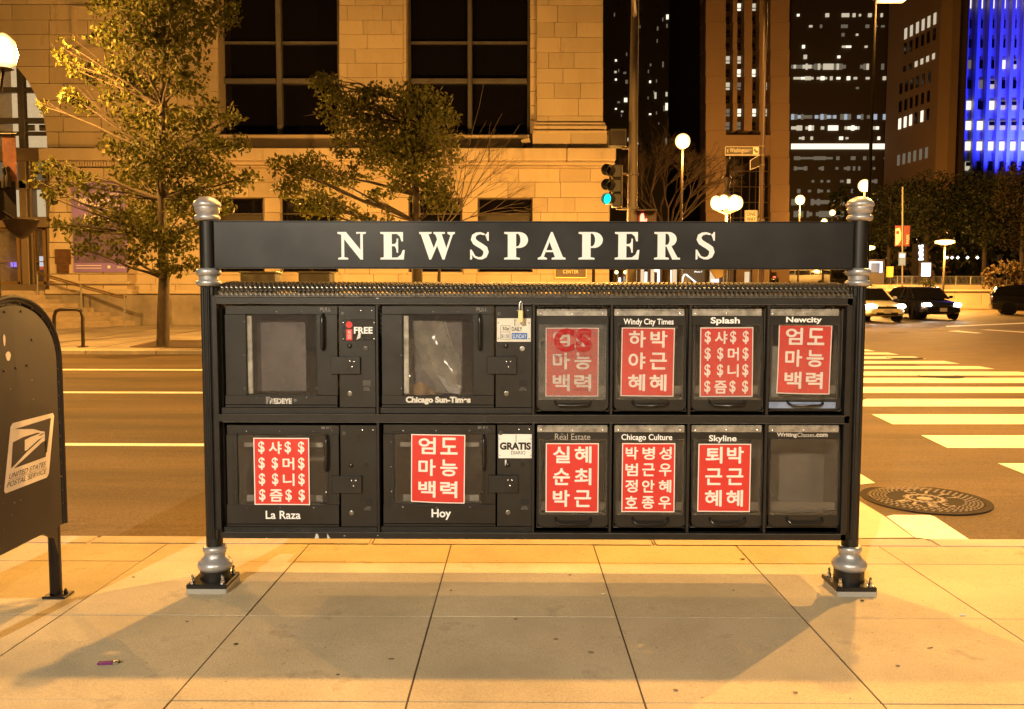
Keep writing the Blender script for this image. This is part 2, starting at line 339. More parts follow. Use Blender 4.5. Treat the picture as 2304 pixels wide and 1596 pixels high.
# zebra bars: (top v, bottom v, left u or None, right u)
def S1(y): return (750+y/5.12)/1.085
def S2(y): return (1000+y/4.56)/1.085
def U1(x): return (2050+x/5.12)/1.085
def U2(x): return (2050+x/4.56)/1.085
bars = [(S1(530), S1(553), 1800, 1800, U1(340), U1(440)), (S1(570), S1(595), 1750, 1750, U1(600), U1(735)), (S1(619), S1(648), 1700, 1700, U1(920), U1(1085)),
        (S1(675), S1(710), 1650, 1650, U1(1305), U1(1500)), (S1(740), S1(776), 1600, 1600, U1(1740), U1(1940)), (S1(808), S1(858), 1560, 1560, U1(2230), U1(2560)),
        (S1(887), S1(952), 1700, 1500, 2560, 2640), (S1(1000), S1(1076), 1800, 1700, 2720, 2820), (S1(1150), S1(1245), 1950, 1900, 2950, 3100),
        (S2(56), S2(168), U2(355), U2(590), 3250, 3450), (S2(290), S2(433), U2(905), U2(1200), 3600, 3900), (S2(603), S2(760), U2(1760), U2(2150), 4100, 4400)]
for (va, vb, la, lb, ra, rb_) in bars:
    road_poly('zebra_bar', [(la, va), (lb, vb), (rb_, vb), (ra, va)], PAINT)
road_poly('edge_stripe', [(U2(520), S2(1195)), (U2(600), S2(1178)), (U2(1000), S2(1180)), (U2(1060), S2(1200)), (U2(1515), S2(1500)), (U2(1180), S2(1475)), (U2(835), S2(1430))], PAINT)
road_poly('concrete_apron', [(U2(150), S2(980)), (U2(500), S2(1193)), (U2(825), S2(1430)), (U2(-100), S2(1440))], M('pale_concrete', (.62, .57, .48), .75, var=.12, vs=4), .003)
road_poly('edge_stripe', [(U2(100), S2(640)), (U2(395), S2(822)), (U2(245), S2(838)), (U2(0), S2(840))], PAINT)
# paler worn lane beyond the zebra and cracks
road_poly('worn_patch', [(1300, 790), (1960, 792), (2070, 823), (2304, 862), (2700, 915), (3300, 880), (2900, 770), (2304, 742), (1960, 738), (1300, 745)], ASPH2, .002)
road_poly('stop_line', [(U1(1330), S1(238)), (U1(2304), S1(196)), (2560, S1(160)), (2560, S1(172)), (U1(2304), S1(208)), (U1(1330), S1(247))], PAINT)
for a in (((1340, 300), (1700, 330), (1790, 326), (1480, 296)), ((1760, 285), (2304, 322), (2500, 322), (1850, 282))):
    road_poly('zebra_bar', [(U1(x), S1(y)) for x, y in a], PAINT, .005)
for a in (((600, 322), (860, 318), (860, 323), (640, 330)), ((940, 302), (1400, 290), (1410, 294), (1040, 306))):
    road_poly('crack', [(U1(x), S1(y)) for x, y in a], CONC_D, .006)
# far pavement with kerb
XC = 7.2
fp = MB(); fp.add([(-60, 21.1, .12), (XC-2, 21.1, .12), (XC, 23, fz(23)), (XC, 60, fz(60)), (-60, 60, fz(60))], [(0, 1, 2, 3, 4)])
farp = struct('far_pavement', fp, PAVE_F)
for i in range(28):
    ob('kerb_stone', MB().box(-44+1.75*i+.01, -42.25+1.75*i-.01, 20.93, 21.13, -.1, .125), KERB, farp, bevel=.02)
for i in range(-14, 4):
    ob('expansion_joint', MB().box(i*1.8-.012, i*1.8+.012, 21.2, 31, -.3, 0), CONC_D, farp).rotation_euler = (0, 0, 0)
for o in farp.children:
    if o.name.startswith('expansion_joint'):
        for v in o.data.vertices: v.co.z = fz(v.co.y)+(.004 if v.co.z > -.1 else -.05)

# ---- manhole cover in the road
def manhole(u, v, r, label, written, mat, loc=None):
    c = groad(u, v); t = thing('manhole_cover', label, 'manhole cover', (c.x, c.y, rz(c.y)), None); z = rz(c.y)
    ob('frame', MB().lathe([(r, .0), (r, .006), (r*.88, .006), (r*.88, .0)], (c.x, c.y, z), 48), M('cast_iron', (.045, .036, .028), .9, spec=.1, var=.3, vs=12), t, smooth=True)
    ob('lid', MB().lathe([(r*.87, .0), (r*.87, .005)], (c.x, c.y, z), 48), M('cast_iron_lid', (.03, .024, .018), .8, spec=.15, var=.3, vs=10), t)
    if written:
        iron = M('polished_iron', (.19, .15, .11), .45, metal=.3); m = MB(); n = 0
        for ring in range(12):
            rr = r*(.84-.058*ring); cnt = int(2*math.pi*rr/(r*.105))
            if rr < r*.18 or .36*r < rr < .60*r: continue
            for k in range(cnt):
                a = 2*math.pi*(k+(ring % 2)*.5)/cnt; m.lathe([(r*.026, .005), (r*.018, .010)], (c.x+rr*math.cos(a), c.y+rr*math.sin(a), z), 6); n += 1
        ob('stud_pattern', m, iron, t, kind='stuff')
        ob('centre_ring', MB().lathe([(r*.30, .004), (r*.30, .010), (r*.24, .010), (r*.24, .004)], (c.x, c.y, z), 32), iron, t)
        ob('centre_boss', MB().lathe([(r*.13, .004), (r*.11, .011)], (c.x, c.y, z), 24), iron, t)
        m = MB()
        for ch, ad in (('E', 205), ('L', 232), ('E', 259), ('C', 288), ('C', 95), ('I', 62), ('T', 32), ('Y', 5)):
            g = text_geo(ch, .03); a = math.radians(ad); e = Vector((math.cos(a), math.sin(a))); up = -e if ad > 180 else e; rt = Vector((up.y, -up.x))
            cc = Vector((c.x, c.y))+e*r*.48; w = r*.15*(.3 if ch == 'I' else 1)
            put_flat(m, g, lambda x, y: (cc.x+rt.x*(x-.5)*w+up.x*(y-.5)*r*.2, cc.y+rt.y*(x-.5)*w+up.y*(y-.5)*r*.2, z+.0105))
        ob('lettering', m, iron, t)
    return t
manhole(2081, 1124, .50, 'large studded iron manhole cover reading ELEC, beside the pale kerb apron', True, None)
manhole(2117, 847, .42, 'small plain manhole cover painted over in the zebra crossing', False, None)
manhole(2035, 806, .42, 'plain manhole cover on the worn lane beyond the zebra crossing', False, None)

# ================================================================== STONE BUILDING
LIME = M('limestone', (.48, .385, .27), .85, var=.10, vs=.8, bump=.15, bs=18, rnd=.11, dirt=(.33, .25, .165), ds=.8, dth=.57, stretch=(1.3, 1.3, .4))
LIME2 = M('limestone_trim', (.50, .40, .285), .85, var=.12, vs=.9, bump=.1, bs=18, dirt=(.28, .21, .14), ds=1.0, dth=.56, stretch=(1.5, 1.5, .3))
MORT = M('mortar', (.30, .24, .17), .9)
GRAN = M('granite_plinth', (.24, .20, .16), .75, var=.35, vs=1.1, bump=.1, bs=30, rnd=.1)
FRAME = M('window_frame_metal', (.12, .11, .105), .5, metal=.3, var=.2, vs=2)
DGLASS = M('dark_glass', (.006, .005, .006), .06, spec=.35)
bc = at(700, 731, 32)
bld = thing('stone_building', 'large limestone building across the road with tall dark windows', 'building', (bc.x, 32, bc.z))
def zrow(u0, v0, u1, v1, Y0, Y1, name, mat, par=bld, bevel=.01, **k): return ob(name, MB().pb(u0, v0, u1, v1, Y0, Y1), mat, par, bevel=bevel, **k)
# wall cores behind the stones (openings left free)
YM = 32.0
def core(u0, v0, u1, v1, Y=YM, d=1.2):
    m = MB().pb(u0, v0, u1, v1, Y, Y+d); return m
cm = MB()
def addcore(u0, v0, u1, v1, Y=YM+.06, d=1.2):
    a = at(u0, (v0+v1)/2, Y); b = at(u1, (v0+v1)/2, Y); t = at(700, v0, Y); k = at(700, v1, Y); cm.box(a.x, b.x, Y, Y+d, k.z, t.z)
addcore(300, -330, 489, 331); addcore(765, -330, 912, 331); addcore(1207, -330, 1356, 331); addcore(489, 303, 1207, 331)
addcore(489, -330, 1207, -120)
LW = [(486, 595), (630, 761), (919, 1040), (1075, 1198)]
addcore(287, 331, 1371, 445); addcore(287, 445, 486, 731)
for i in range(4): addcore(LW[i][1], 445, (LW[i+1][0] if i < 3 else 1371), 731)
for a, b in LW: addcore(a, 617, b, 731)
wall = ob('wall', cm, MORT, bld)
# stones
def stones(u0, u1, vs, Y, widths=(118, 62, 96), skip=(), seed=1, mat=LIME, d=.30, gap=.75):
    rr = random.Random(seed)
    for i in range(len(vs)-1):
        va, vb = vs[i], vs[i+1]; u = u0
        off = [0, .5, .25, .75][i % 4]*widths[0]; first = True
        segs = []
        while u < u1-1:
            w = widths[rr.randrange(len(widths))]*rr.uniform(.85, 1.15)
            if first and off > 14: w = off; first = False
            e = u+w
            if u1-e < 22: e = u1
            segs.append((u, min(e, u1))); u = e
        for a, b in segs:
            parts = [(a, b)]
            for (s0, s1, t0, t1) in skip:
                if vb > t0+2 and va < t1-2:
                    np_ = []
                    for p in parts:
                        if p[1] <= s0 or p[0] >= s1: np_.append(p); continue
                        if p[0] < s0: np_.append((p[0], s0))
                        if p[1] > s1: np_.append((s1, p[1]))
                    parts = np_
            for p in parts:
                if p[1]-p[0] < 5: continue
                dy = rr.uniform(-.006, .006)
                ob('stone', MB().pb(p[0]+gap/2, va+gap/2, p[1]-gap/2, vb-gap/2, Y+dy, Y+d), mat, bld, bevel=.006)
upv = [12.1-32.4*k for k in range(11, 0, -1)]+[12.1, 45.5, 77.8, 110, 142.5, 174.8, 207, 239, 271.5]
stones(304, 470, [upv[9]]+upv[10:]+[303, 331], 31.97, seed=3, widths=(110, 70, 90))
stones(763, 907, upv[9:]+[303], 31.97, seed=4, widths=(72, 72, 145))
upr = [-25, 12, 50, 84, 118, 154, 187, 222, 261, 275]
stones(1208, 1357, [-60]+upr, 31.55, seed=5, widths=(52, 105, 88), d=.6)
lwv = [377, 410, 444.8, 478.3, 512, 546, 580, 617, 640, 663]
lskip = [(a, b, 445, 617) for a, b in LW]
stones(287, 1371, lwv, 31.97, seed=6, widths=(84, 96, 60, 118), skip=lskip)
# window bay jambs (pale returns) and frames
def bigwin(u0, u1, um0, um1, vt, vb, tr, thin, lit):
    w = ob('window', MB().pb(u0, -118, u1, vb, 32.75, 32.8), DGLASS, bld)
    Yf = 32.6
    fm = MB()
    fm.pb(u0, -118, u0+7, vb, Yf, 32.75); fm.pb(u1-5, -118, u1, vb, Yf, 32.75); ob('frame', fm, FRAME, w)
    ob('mullion', MB().pb(um0, -118, um1, vb, Yf-.12, 32.75), FRAME, w, bevel=.02)
    ob('transom', MB().pb(u0+7, tr[0], um0, tr[1], Yf-.05, 32.75), FRAME, w, bevel=.02); ob('transom', MB().pb(um1, tr[0], u1-5, tr[1], Yf-.05, 32.75), FRAME, w, bevel=.02)
    for k in (thin, (thin[0]-170, thin[1]-170)):
        ob('glazing_bar', MB().pb(u0+7, k[0], um0, k[1], Yf+.03, 32.75), FRAME, w); ob('glazing_bar', MB().pb(um1, k[0], u1-5, k[1], Yf+.03, 32.75), FRAME, w)
    ob('sill', MB().pb(u0-2, vb, u1+3, vb+9, 32.1, 32.75), LIME2, w, bevel=.02)
bigwin(492, 764, 620, 632, -118, 302, (176, 187), (93.5, 98.5), False)
bigwin(917, 1192, 1052, 1062, -118, 302, (176, 187), (93.5, 98.5), False)
for (a, b) in ((470, 489), (907, 914), (1193, 1208)):
    for k in range(16):
        v1_ = 302-k*32.4; ob('jamb_stone', MB().pb(a, v1_-31.2, b, v1_, 32.02, 32.7), LIME2, bld, bevel=.01)
zrow(489, 303.5, 1207, 331, 31.9, 32.3, 'spandrel', LIME2); 
# pier base, cornice and mouldings
mp = MB(); mp.pb(1203, 275, 1362, 281, 31.45, 32.4); mp.pb(1201, 282, 1365, 290, 31.38, 32.4); mp.pb(1205, 290, 1360, 293, 31.47, 32.4); mp.pb(1199, 293, 1367, 299, 31.33, 32.4)
ob('pier_base_moulding', mp, LIME2, bld, bevel=.03, segs=2)
stones(1198, 1366, [299, 332], 31.38, seed=8, widths=(90, 78), d=.7)
x = 85; i = 0
for w in (195, 210, 215, 205, 190, 176, 111):
    e = min(x+w, 1392); ob('cornice_stone', MB().pb(x+.6, 332.5, e-.6, 360.5, 31.0 if e > 1391 else 31.0, 32.4), LIME2, bld, bevel=.03); x += w
mm = MB(); mm.pb(108, 363, 1384, 370, 31.25, 32.3); mm.pb(112, 371.5, 1378, 376, 31.5, 32.3)
ob('cornice_moulding', mm, LIME2, bld, bevel=.04, segs=3)
for k in range(30):
    ob('dentil', MB().pb(112+k*6.1, 363.5, 112+k*6.1+4, 374, 31.12, 31.3), LIME2, bld)
# plinth
for k in range(14):
    a = 97+k*91; b = min(a+91, 1374)
    if a < b: ob('plinth_stone', MB().pb(a+.7, 664, b-.7, 736, 31.6 if a > 280 else 31.1, 32.3), GRAN, bld, bevel=.015)
zrow(287, 655, 1374, 663, 31.72, 32.3, 'plinth_moulding', LIME2, bevel=.03)
# lower windows
for i, (a, b) in enumerate(LW):
    w = ob('window', MB().pb(a-2, 443, b+2, 620, 32.55, 32.6), DGLASS, bld)
    fm = MB(); fm.pb(a, 445, a+4, 617, 32.45, 32.55); fm.pb(b-4, 445, b, 617, 32.45, 32.55); fm.pb(a, 443, b, 445, 32.44, 32.56); fm.pb(a, 611, b, 617, 32.44, 32.56); ob('frame', fm, M('bronze_frame', (.05, .035, .025), .5), w); ob('glazing_bar', MB().pb(a+4, 480, b-4, 483, 32.47, 32.55), M('bronze_frame'), w)
    if i in (0, 3): ob('blind', MB().pb(a+5, 484, b-5, 498, 32.52, 32.54), M('dim_blind', (.05, .04, .025), .7), w)
    ob('sill', MB().pb(a-1, 613, b+1, 618, 31.9, 32.5), LIME2, w)
# left pier and arched bay
YP = 31.35
R0, CXA, CYA = 268., -163., 330.
def arch_u(v): return CXA+math.sqrt(max(0, R0*R0-(v-CYA)**2)) if v < CYA else 105.
lv = [-60, -25, 10, 45, 78, 112, 150, 188, 226, 263, 297, 332]
rr = random.Random(12)
for i in range(len(lv)-1):
    va, vb = lv[i], lv[i+1]
    if vb <= 63: us = -60
    else: us = None
    u = -60 if us is not None else None
    e0 = arch_u(va); e1 = arch_u(vb)
    if u is None:
        if va < CYA-R0+2: e0 = -60 if va < 62 else e0
        # arch-cut first stone (voussoir face)
        nx = max(e1+rr.uniform(26, 60), 110)
        pts = [(e0+1, va+.7)]+[(arch_u(va+(vb-va)*t)+1, va+(vb-va)*t) for t in (.25, .5, .75)]+[(e1+1, vb-.7), (nx-.7, vb-.7), (nx-.7, va+.7)]
        P = [at(a, b, YP) for a, b in pts]
        ob('voussoir', MB().prism([(p.x, YP, p.z) for p in P], (0, .9, 0)), LIME, bld)
        u = nx
    while u < 303:
        e = u+rr.choice([64, 86, 104, 120]);
        if 304-e < 30: e = 304
        if 110 <= (va+vb)/2+95 and va > 8 and vb < 116 and u < 250 and e > 150:
            pass
        ob('stone', MB().pb(u+.7, va+.7, e-.7, vb-.7, YP+rr.uniform(-.006, .006), YP+.7), LIME, bld, bevel=.012); u = e
# carved panel frame on that pier
pf = MB()
for (a, b, c, d) in ((160, 12, 272, 18), (160, 105, 272, 117), (160, 18, 172, 105), (260, 18, 272, 105)): pf.pb(a, b, c, d, YP-.12, YP-.01)
ob('carved_panel_frame', pf, LIME2, bld, bevel=.03, segs=2)
# lower left pier
for i in range(len(lwv)-1):
    va, vb = lwv[i], lwv[i+1]; cuts = [110, 178, 287] if i % 2 else [110, 150, 232, 287]
    for a, b in zip(cuts[:-1], cuts[1:]): ob('stone', MB().pb(a+.7, va+.7, b-.7, vb-.7, YP, YP+.8), LIME, bld, bevel=.012)
zrow(106, 632, 292, 640, YP-.12, YP+.3, 'pier_moulding', LIME2, bevel=.03)
zrow(100, 652, 296, 663, YP-.2, YP+.3, 'pier_moulding', LIME2, bevel=.03)
# glazing of the arched bay: warm lit hall behind grey bars
INT = glow('lit_hall_wall', (1., .72, .38), .85)
bayw = ob('window', MB().pb(-80, 60, 112, 332, 32.3, 32.34), glassy('bay_glass', (.3, .25, .2), .1, .1, .08), bld)
ob('lit_hall', MB().pb(-90, 60, 118, 332, 33.6, 33.7), INT, bayw)
for (a, b, c, d) in ((-80, 196, 104, 208), (-80, 265, 108, 277), (-80, 296, 108, 304)): ob('transom', MB().pb(a, b, c, d, 32.1, 32.3), FRAME, bayw, bevel=.02)
ob('mullion', MB().pb(38.5, 120, 53, 332, 32.05, 32.3), FRAME, bayw, bevel=.02); ob('mullion', MB().pb(-40, 120, -28, 332, 32.05, 32.3), FRAME, bayw, bevel=.02)
for a in (5, 60, 88): ob('framed_picture', MB().pb(a, 281, a+16, 294, 33.4, 33.5), M('print_frame', (.25, .2, .14), .6), bayw)
# entrance below
ent = MB(); ent.pb(-90, 332, 111, 362, 32.0, 32.4); ent.pb(-90, 406, 111, 425, 32.0, 32.4); ent.pb(-90, 488, 111, 512, 31.9, 32.5); ent.pb(-90, 640, 111, 660, 31.9, 32.6)
for (a, b) in ((45, 62), (68, 73), (104, 111), (-30, -22)): ent.pb(a, 362, b, 660, 32.0, 32.4)
ob('entrance_frame', ent, M('bronze_entrance', (.24, .18, .12), .5, metal=.3), bld, bevel=.02)
for (a, b, c, d) in ((73, 425, 104, 488), (-22, 425, 45, 488), (-22, 362, 104, 406)): ob('transom_window', MB().pb(a, b, c, d, 32.42, 32.44), glow('dim_lobby' if b > 400 else 'dark_lobby', (1., .78, .45), .55 if b > 400 else .12), bld)
for (a, c) in ((-20, 45), (73, 104)):
    d = ob('glass_door', MB().pb(a, 512, c, 642, 32.2, 32.25), glassy('door_glass', (.25, .2, .14), .15, .05, .1), bld)
    fr = MB(); fr.pb(a, 512, a+7, 642, 32.1, 32.3); fr.pb(c-7, 512, c, 642, 32.1, 32.3); fr.pb(a, 634, c, 642, 32.1, 32.3); fr.pb(a, 512, c, 518, 32.1, 32.3)
    ob('door_frame', fr, M('brass_frame', (.36, .23, .10), .4, metal=.5), d); ob('push_bar', MB().pb(a+7, 588, c-7, 590, 32.0, 32.1), M('brass_frame'), d)
ob('lobby_wall', MB().pb(-90, 500, 116, 660, 36.5, 36.6), glow('lobby_glow', (.95, .85, .55), .55), bld)
ob('neon_lettering', MB().pb(15, 589, 22, 600, 33.1, 33.12).pb(24, 588, 29, 601, 33.1, 33.12).pb(31, 588, 37, 601, 33.1, 33.12).pb(44, 588, 50, 600, 33.1, 33.12), glow('neon_violet', (.35, .22, 1.), 1.6), bld)
ob('lit_notice', MB().pb(12, 558, 19, 585, 33.1, 33.12).pb(84, 577, 100, 606, 33.1, 33.12), glow('notice_white', (.85, .92, 1.), 1.1), bld)
ob('lit_notice', MB().pb(85, 600, 101, 607, 33.05, 33.08).pb(13, 580, 18, 585, 33.05, 33.08), glow('notice_red', (1., .12, .06), .8), bld)
ob('lobby_floor', MB().box(at(-90, 650, 33).x, at(116, 650, 33).x, 32.3, 36.5, at(50, 650, 32.3).z-.1, at(50, 650, 32.3).z), M('lobby_tile', (.3, .24, .17), .4), bld)
# building mass above and behind, so that it has a back and a top
ob('upper_wall', MB().box(at(-400, 0, 33).x-14, at(1356, 0, 33).x, 33.9, 52, 0, 26), M('limestone_core', (.4, .33, .25), .9), bld)
ob('attic', MB().box(at(-400, 0, 33).x-14, at(1357, 0, 31.6).x, 32.1, 52, at(700, -331, 32).z, 26), LIME2, bld)
ob('side_wall', MB().box(at(1371, 500, 32).x-.25, at(1371, 500, 32).x, 32.3, 52, .3, at(700, 300, 32).z), LIME, bld)
ob('side_wall', MB().box(at(1356, 100, 31.6).x-.3, at(1356, 100, 31.6).x-.02, 32.2, 52, at(700, 300, 32).z, 26), LIME, bld)
ob('left_wall', MB().box(at(-400, 0, 33).x-14, at(-62, 0, 31.4).x, 31.4, 33.9, 0, 26), LIME, bld)
# ---- stairs at the entrance (angled flight)
st = thing('entrance_steps', 'worn stone entrance steps rising to the glass doors behind the handrail', 'steps', (-13, 30.5, .4))
ends = [(311, 731, -40, 766), (288, 717, -40, 751), (255, 706, -40, 737), (219, 696, -40, 723), (184, 687, -40, 708), (150, 677, -40, 694), (112, 667, -40, 681), (100, 658, -40, 668)]
STN = M('step_stone', (.33, .26, .19), .8, var=.25, vs=2, bump=.1, bs=25, rnd=.08)
for i, (ua, va, ub, vb) in enumerate(ends):
    Ya = 31.3-.0*i; zt = .40+.155*(i+1); A = at(ua, va, 31.2); 
    YB = 27.2+.42*i; B = at(ub, vb, YB)
    P = [(A.x, 31.2, zt), (B.x, YB, zt), (B.x-1.5, YB, zt), (B.x-1.5, 32.0, zt), (A.x, 32.0, zt)]
    ob('step', MB().prism([(p[0], p[1], p[2]-.55-.155*0) for p in P], (0, 0, .55)), STN, st, bevel=.015)
hr = thing('handrail', 'brass double handrail climbing beside the entrance steps', 'handrail', at(182, 700, 30.6))
BR = M('old_brass', (.30, .20, .09), .4, metal=.6)
hm = [at(84, 611, 31.0), at(98, 617, 30.8), at(196, 646, 30.4), at(262, 664, 30.1), at(284, 668, 30.0)]
ob('rail', MB().tube(hm, .03), BR, hr, smooth=True); ob('rail', MB().tube([p+Vector((0, .0, -.07)) for p in hm], .022), BR, hr, smooth=True)
for (u, v0, v1, Y) in ((84, 611, 690, 31.0), (182, 641, 712, 30.4), (280, 662, 745, 30.0)): ob('rail_post', MB().tube([at(u, v0, Y), at(u+1, v1, Y)], .03), M('steel_post', (.35, .33, .30), .4, metal=.5), hr, smooth=True)
# ---- things on the facade
YB_ = YP-.06
def banner_lines(): pass
bn = thing('wall_banner', 'tall purple event banner on the pier behind the left tree', 'banner', at(223, 612, YB_))
ob('cloth', MB().pb(162, 410.5, 284, 612.6, YB_, YB_+.03), M('purple_banner', (.26, .17, .55), .7, var=.15, vs=1), bn)
ob('photograph', MB().pb(165, 490, 281, 592, YB_-.004, YB_), M('dark_purple_print', (.12, .08, .20), .7, var=.5, vs=2.2, dirt=(.40, .16, .06), ds=1.6, dth=.66), bn)
m = MB()
letters_px(m, 'PROCESSION', 176, 490-43, 272, 503-39, YB_-.008, .03, shear=.25); letters_px(m, 'Sep 17 - Jan 8', 212, 432, 268, 441, YB_-.008, .01, shear=.2)
letters_px(m, 'The Art of', 196, 468, 250, 478, YB_-.008, .0, shear=.25); letters_px(m, 'Norman Lewis', 188, 481, 276, 497, YB_-.008, .02, shear=.25)
letters_px(m, 'chicago', 183, 431, 198, 436, YB_-.008, .0); letters_px(m, 'cultural', 183, 437.5, 198, 442, YB_-.008, .0); letters_px(m, 'center', 183, 444, 196, 448, YB_-.008, .0)
for (a, b, c, d) in ((168, 431, 180, 432), (168, 447, 180, 448), (168, 431, 169, 448), (179, 431, 180, 448)): m.pb(a, b, c, d, YB_-.008, YB_-.004)
letters_px(m, 'DCASE', 264, 599, 281, 604, YB_-.008, .01); m.pb(172, 597, 228, 598.2, YB_-.008, YB_-.004); m.pb(172, 603, 228, 604.2, YB_-.008, YB_-.004); m.pb(242, 598, 248, 604, YB_-.008, YB_-.004)
ob('lettering', m, M('banner_ink', (.85, .80, .74), .7), bn)
for (a, b, c, d, lb) in ((124, 562, 157, 593, 'larger brown bronze plaque left of the purple banner'), (128, 596.5, 153, 613, 'smaller brown plaque under the larger bronze plaque')):
    t = thing('wall_plaque', lb, 'plaque', at((a+c)/2, d, YP-.05)); ob('plate', MB().pb(a, b, c, d, YP-.05, YP), M('bronze_plaque', (.13, .065, .03), .5, metal=.4, var=.3, vs=6), t, bevel=.008)
    ob('rim', MB().pb(a-1, b-1, c+1, b, YP-.06, YP).pb(a-1, d, c+1, d+1, YP-.06, YP).pb(a-1, b, a, d, YP-.06, YP).pb(c, b, c+1, d, YP-.06, YP), M('plaque_rim', (.22, .13, .06), .4, metal=.6), t)
cs = thing('building_sign', 'brown sign with gold letters CENTER on the corner wall', 'sign', at(1284, 626, 31.8))
ob('board', MB().pb(1249, 584, 1319, 625, 31.85, 31.95), M('brown_board', (.075, .04, .015), .5), cs)
ob('rim', MB().pb(1248, 624, 1320, 626.5, 31.80, 31.95).pb(1248, 583, 1320, 584.5, 31.8, 31.95).pb(1248, 584.5, 1249.5, 624, 31.8, 31.95).pb(1318.5, 584.5, 1320, 624, 31.8, 31.95), M('gold_rim', (.5, .33, .12), .4, metal=.4), cs)
m = MB(); letters_px(m, 'CENTER', 1267, 607.5, 1301.5, 615.6, 31.84, .01, 1.25); ob('lettering', m, M('gold_letters', (.75, .58, .28), .4), cs)
fl = thing('floodlight', 'small stone-coloured floodlight sitting on the ledge below the right tall window', 'floodlight', at(1182, 330, 31.6))
c = at(1183, 319, 31.6); ob('housing', MB().obox(c, (.15, 0, .05), (0, .12, 0), (-.03, 0, .10)), M('flood_grey', (.45, .36, .24), .6), fl, bevel=.02); ob('bracket', MB().pb(1176, 327, 1186, 332, 31.55, 31.65), FRAME, fl)
# utility cabinets on the far pavement
for (a, c, lb) in ((540, 618, 'wide grey utility cabinet across the road under the left end of the sign'), (671, 742, 'narrower grey utility cabinet across the road, right of the wide one')):
    z0 = fz(22.5); A = at(a, 611, 22.4); Bq = at(c, 611, 22.4); t = thing('utility_cabinet', lb, 'utility cabinet', ((A.x+Bq.x)/2, 22.6, z0))
    ob('body', MB().box(A.x, Bq.x, 22.4, 23.0, z0, A.z-.04), M('cabinet_grey', (.10, .095, .085), .6, var=.2), t, bevel=.02); ob('lid', MB().box(A.x-.03, Bq.x+.03, 22.37, 23.03, A.z-.04, A.z), M('cabinet_lid', (.14, .13, .11), .6), t, bevel=.01)
    ob('door', MB().box(A.x+.06, Bq.x-.06, 22.385, 22.4, z0+.12, A.z-.12), M('cabinet_grey'), t)
# ================================================================== NEWSPAPER RACK
YF = 4.22
rack = thing('newspaper_rack', 'long black newspaper rack with twelve compartments between two silver capped posts', 'newspaper rack', (.08, 4.45, gz(4.45)))
XL, XR, ZB, ZT = -1.505, 1.672, .262, 1.492
def rx(u, v=940): return at(u, v, YF).x
def rzv(v, u=1200): return at(u, v, YF).z
# --- posts
def zpx(v, x=-1.62): return at(486 if x < 0 else 1912, v, 4.45).z
for px in (-1.622, 1.785):
    base = gz(4.45); Z = lambda v: zpx(v, px); k = 4.56/F_PX     # metres per view pixel at the post
    p = ob('post', MB().lathe([(.0435, Z(1228)), (.0435, Z(1213)), ], (px, 4.45, 0), 32), BLACK, rack, smooth=True)
    me = MB(); me.lathe([(.0435, Z(1240)), (.0435, Z(1209))], (px, 4.45, 0), 32); me.lathe([(.043, Z(1209)), (.043, Z(643))], (px, 4.45, 0), 96, flute=.14, nf=12)
    me.lathe([(.0425, Z(606)), (.0425, Z(497))], (px, 4.45, 0), 32)
    p.data = me.mesh('post', BLACK, True)
    def col(name, prof, mat=SILVER):
        ob(name, MB().lathe([(r*k, Z(v)) for r, v in prof], (px, 4.45, 0), 40), mat, p, smooth=True)
    col('finial', [(0, 442.5), (9, 443), (16, 446), (22, 450), (27, 455), (29.6, 460), (29.3, 464), (26.5, 467.5), (26.6, 469), (26.4, 474), (24, 480), (21.5, 483.5), (25, 485), (27.2, 488.5), (27.4, 492), (25.5, 496), (21, 498)])
    col('ring', [(20, 604), (24.5, 606), (26.5, 610), (26.5, 616), (24, 620), (20.5, 621.5), (20.3, 630), (23.5, 631), (26.4, 634), (26.6, 639), (24, 643), (20, 645)])
    col('base_collar', [(20.5, 1226.5), (23.5, 1227.5), (25.8, 1231), (25.8, 1237), (24, 1241), (22.3, 1243), (23, 1248), (26, 1253), (31.5, 1258), (36, 1262), (37.8, 1267), (37.5, 1272), (35, 1277), (31, 1280.5), (26, 1281)])
    me = MB(); me.lathe([(32.7*k, Z(1278)), (32.7*k, base+.045), (33.8*k, base+.043), (33.8*k, base+.03)], (px, 4.45, 0), 40); ob('sleeve', me, BLACK, p, smooth=True)
    pl = ob('base_plate', MB().box(px-.112, px+.100, 4.325, 4.545, base+.028, base+.052), BLACK, p, bevel=.004)
    if px > 0: ob('grout_pad', MB().box(px-.104, px+.104, 4.33, 4.54, base-.01, base+.028), M('grout', (.36, .34, .31), .8, metal=0, var=.5, vs=24, bump=.4, bs=60, dirt=(.12, .1, .08), ds=20, dth=.6), p, bevel=.006)
    else: ob('grout_pad', MB().box(px-.111, px+.101, 4.326, 4.542, base-.01, base+.028), M('grout', (.36, .34, .31)), p, bevel=.006)
    for (dx, dy) in ((-.085, -.088), (.073, -.088), (.078, .07), (-.085, .07)):
        b = ob('bolt', MB().lathe([(.0115, .052), (.0115, .07), (.0075, .072), (.0085, .088), (.006, .097), (0, .101)], (px+dx, 4.435+dy, base), 6), CHROME, p)
        ob('washer', MB().lathe([(.016, .052), (.016, .0545)], (px+dx, 4.435+dy, base), 16), CHROME, p)
# side brackets holding the cabinet
for (a, b) in ((-1.60, -1.50), (1.667, 1.765)):
    ob('side_bracket', MB().box(a, b, 4.41, 4.49, .25, 1.50), BLACK, rack, bevel=.004)
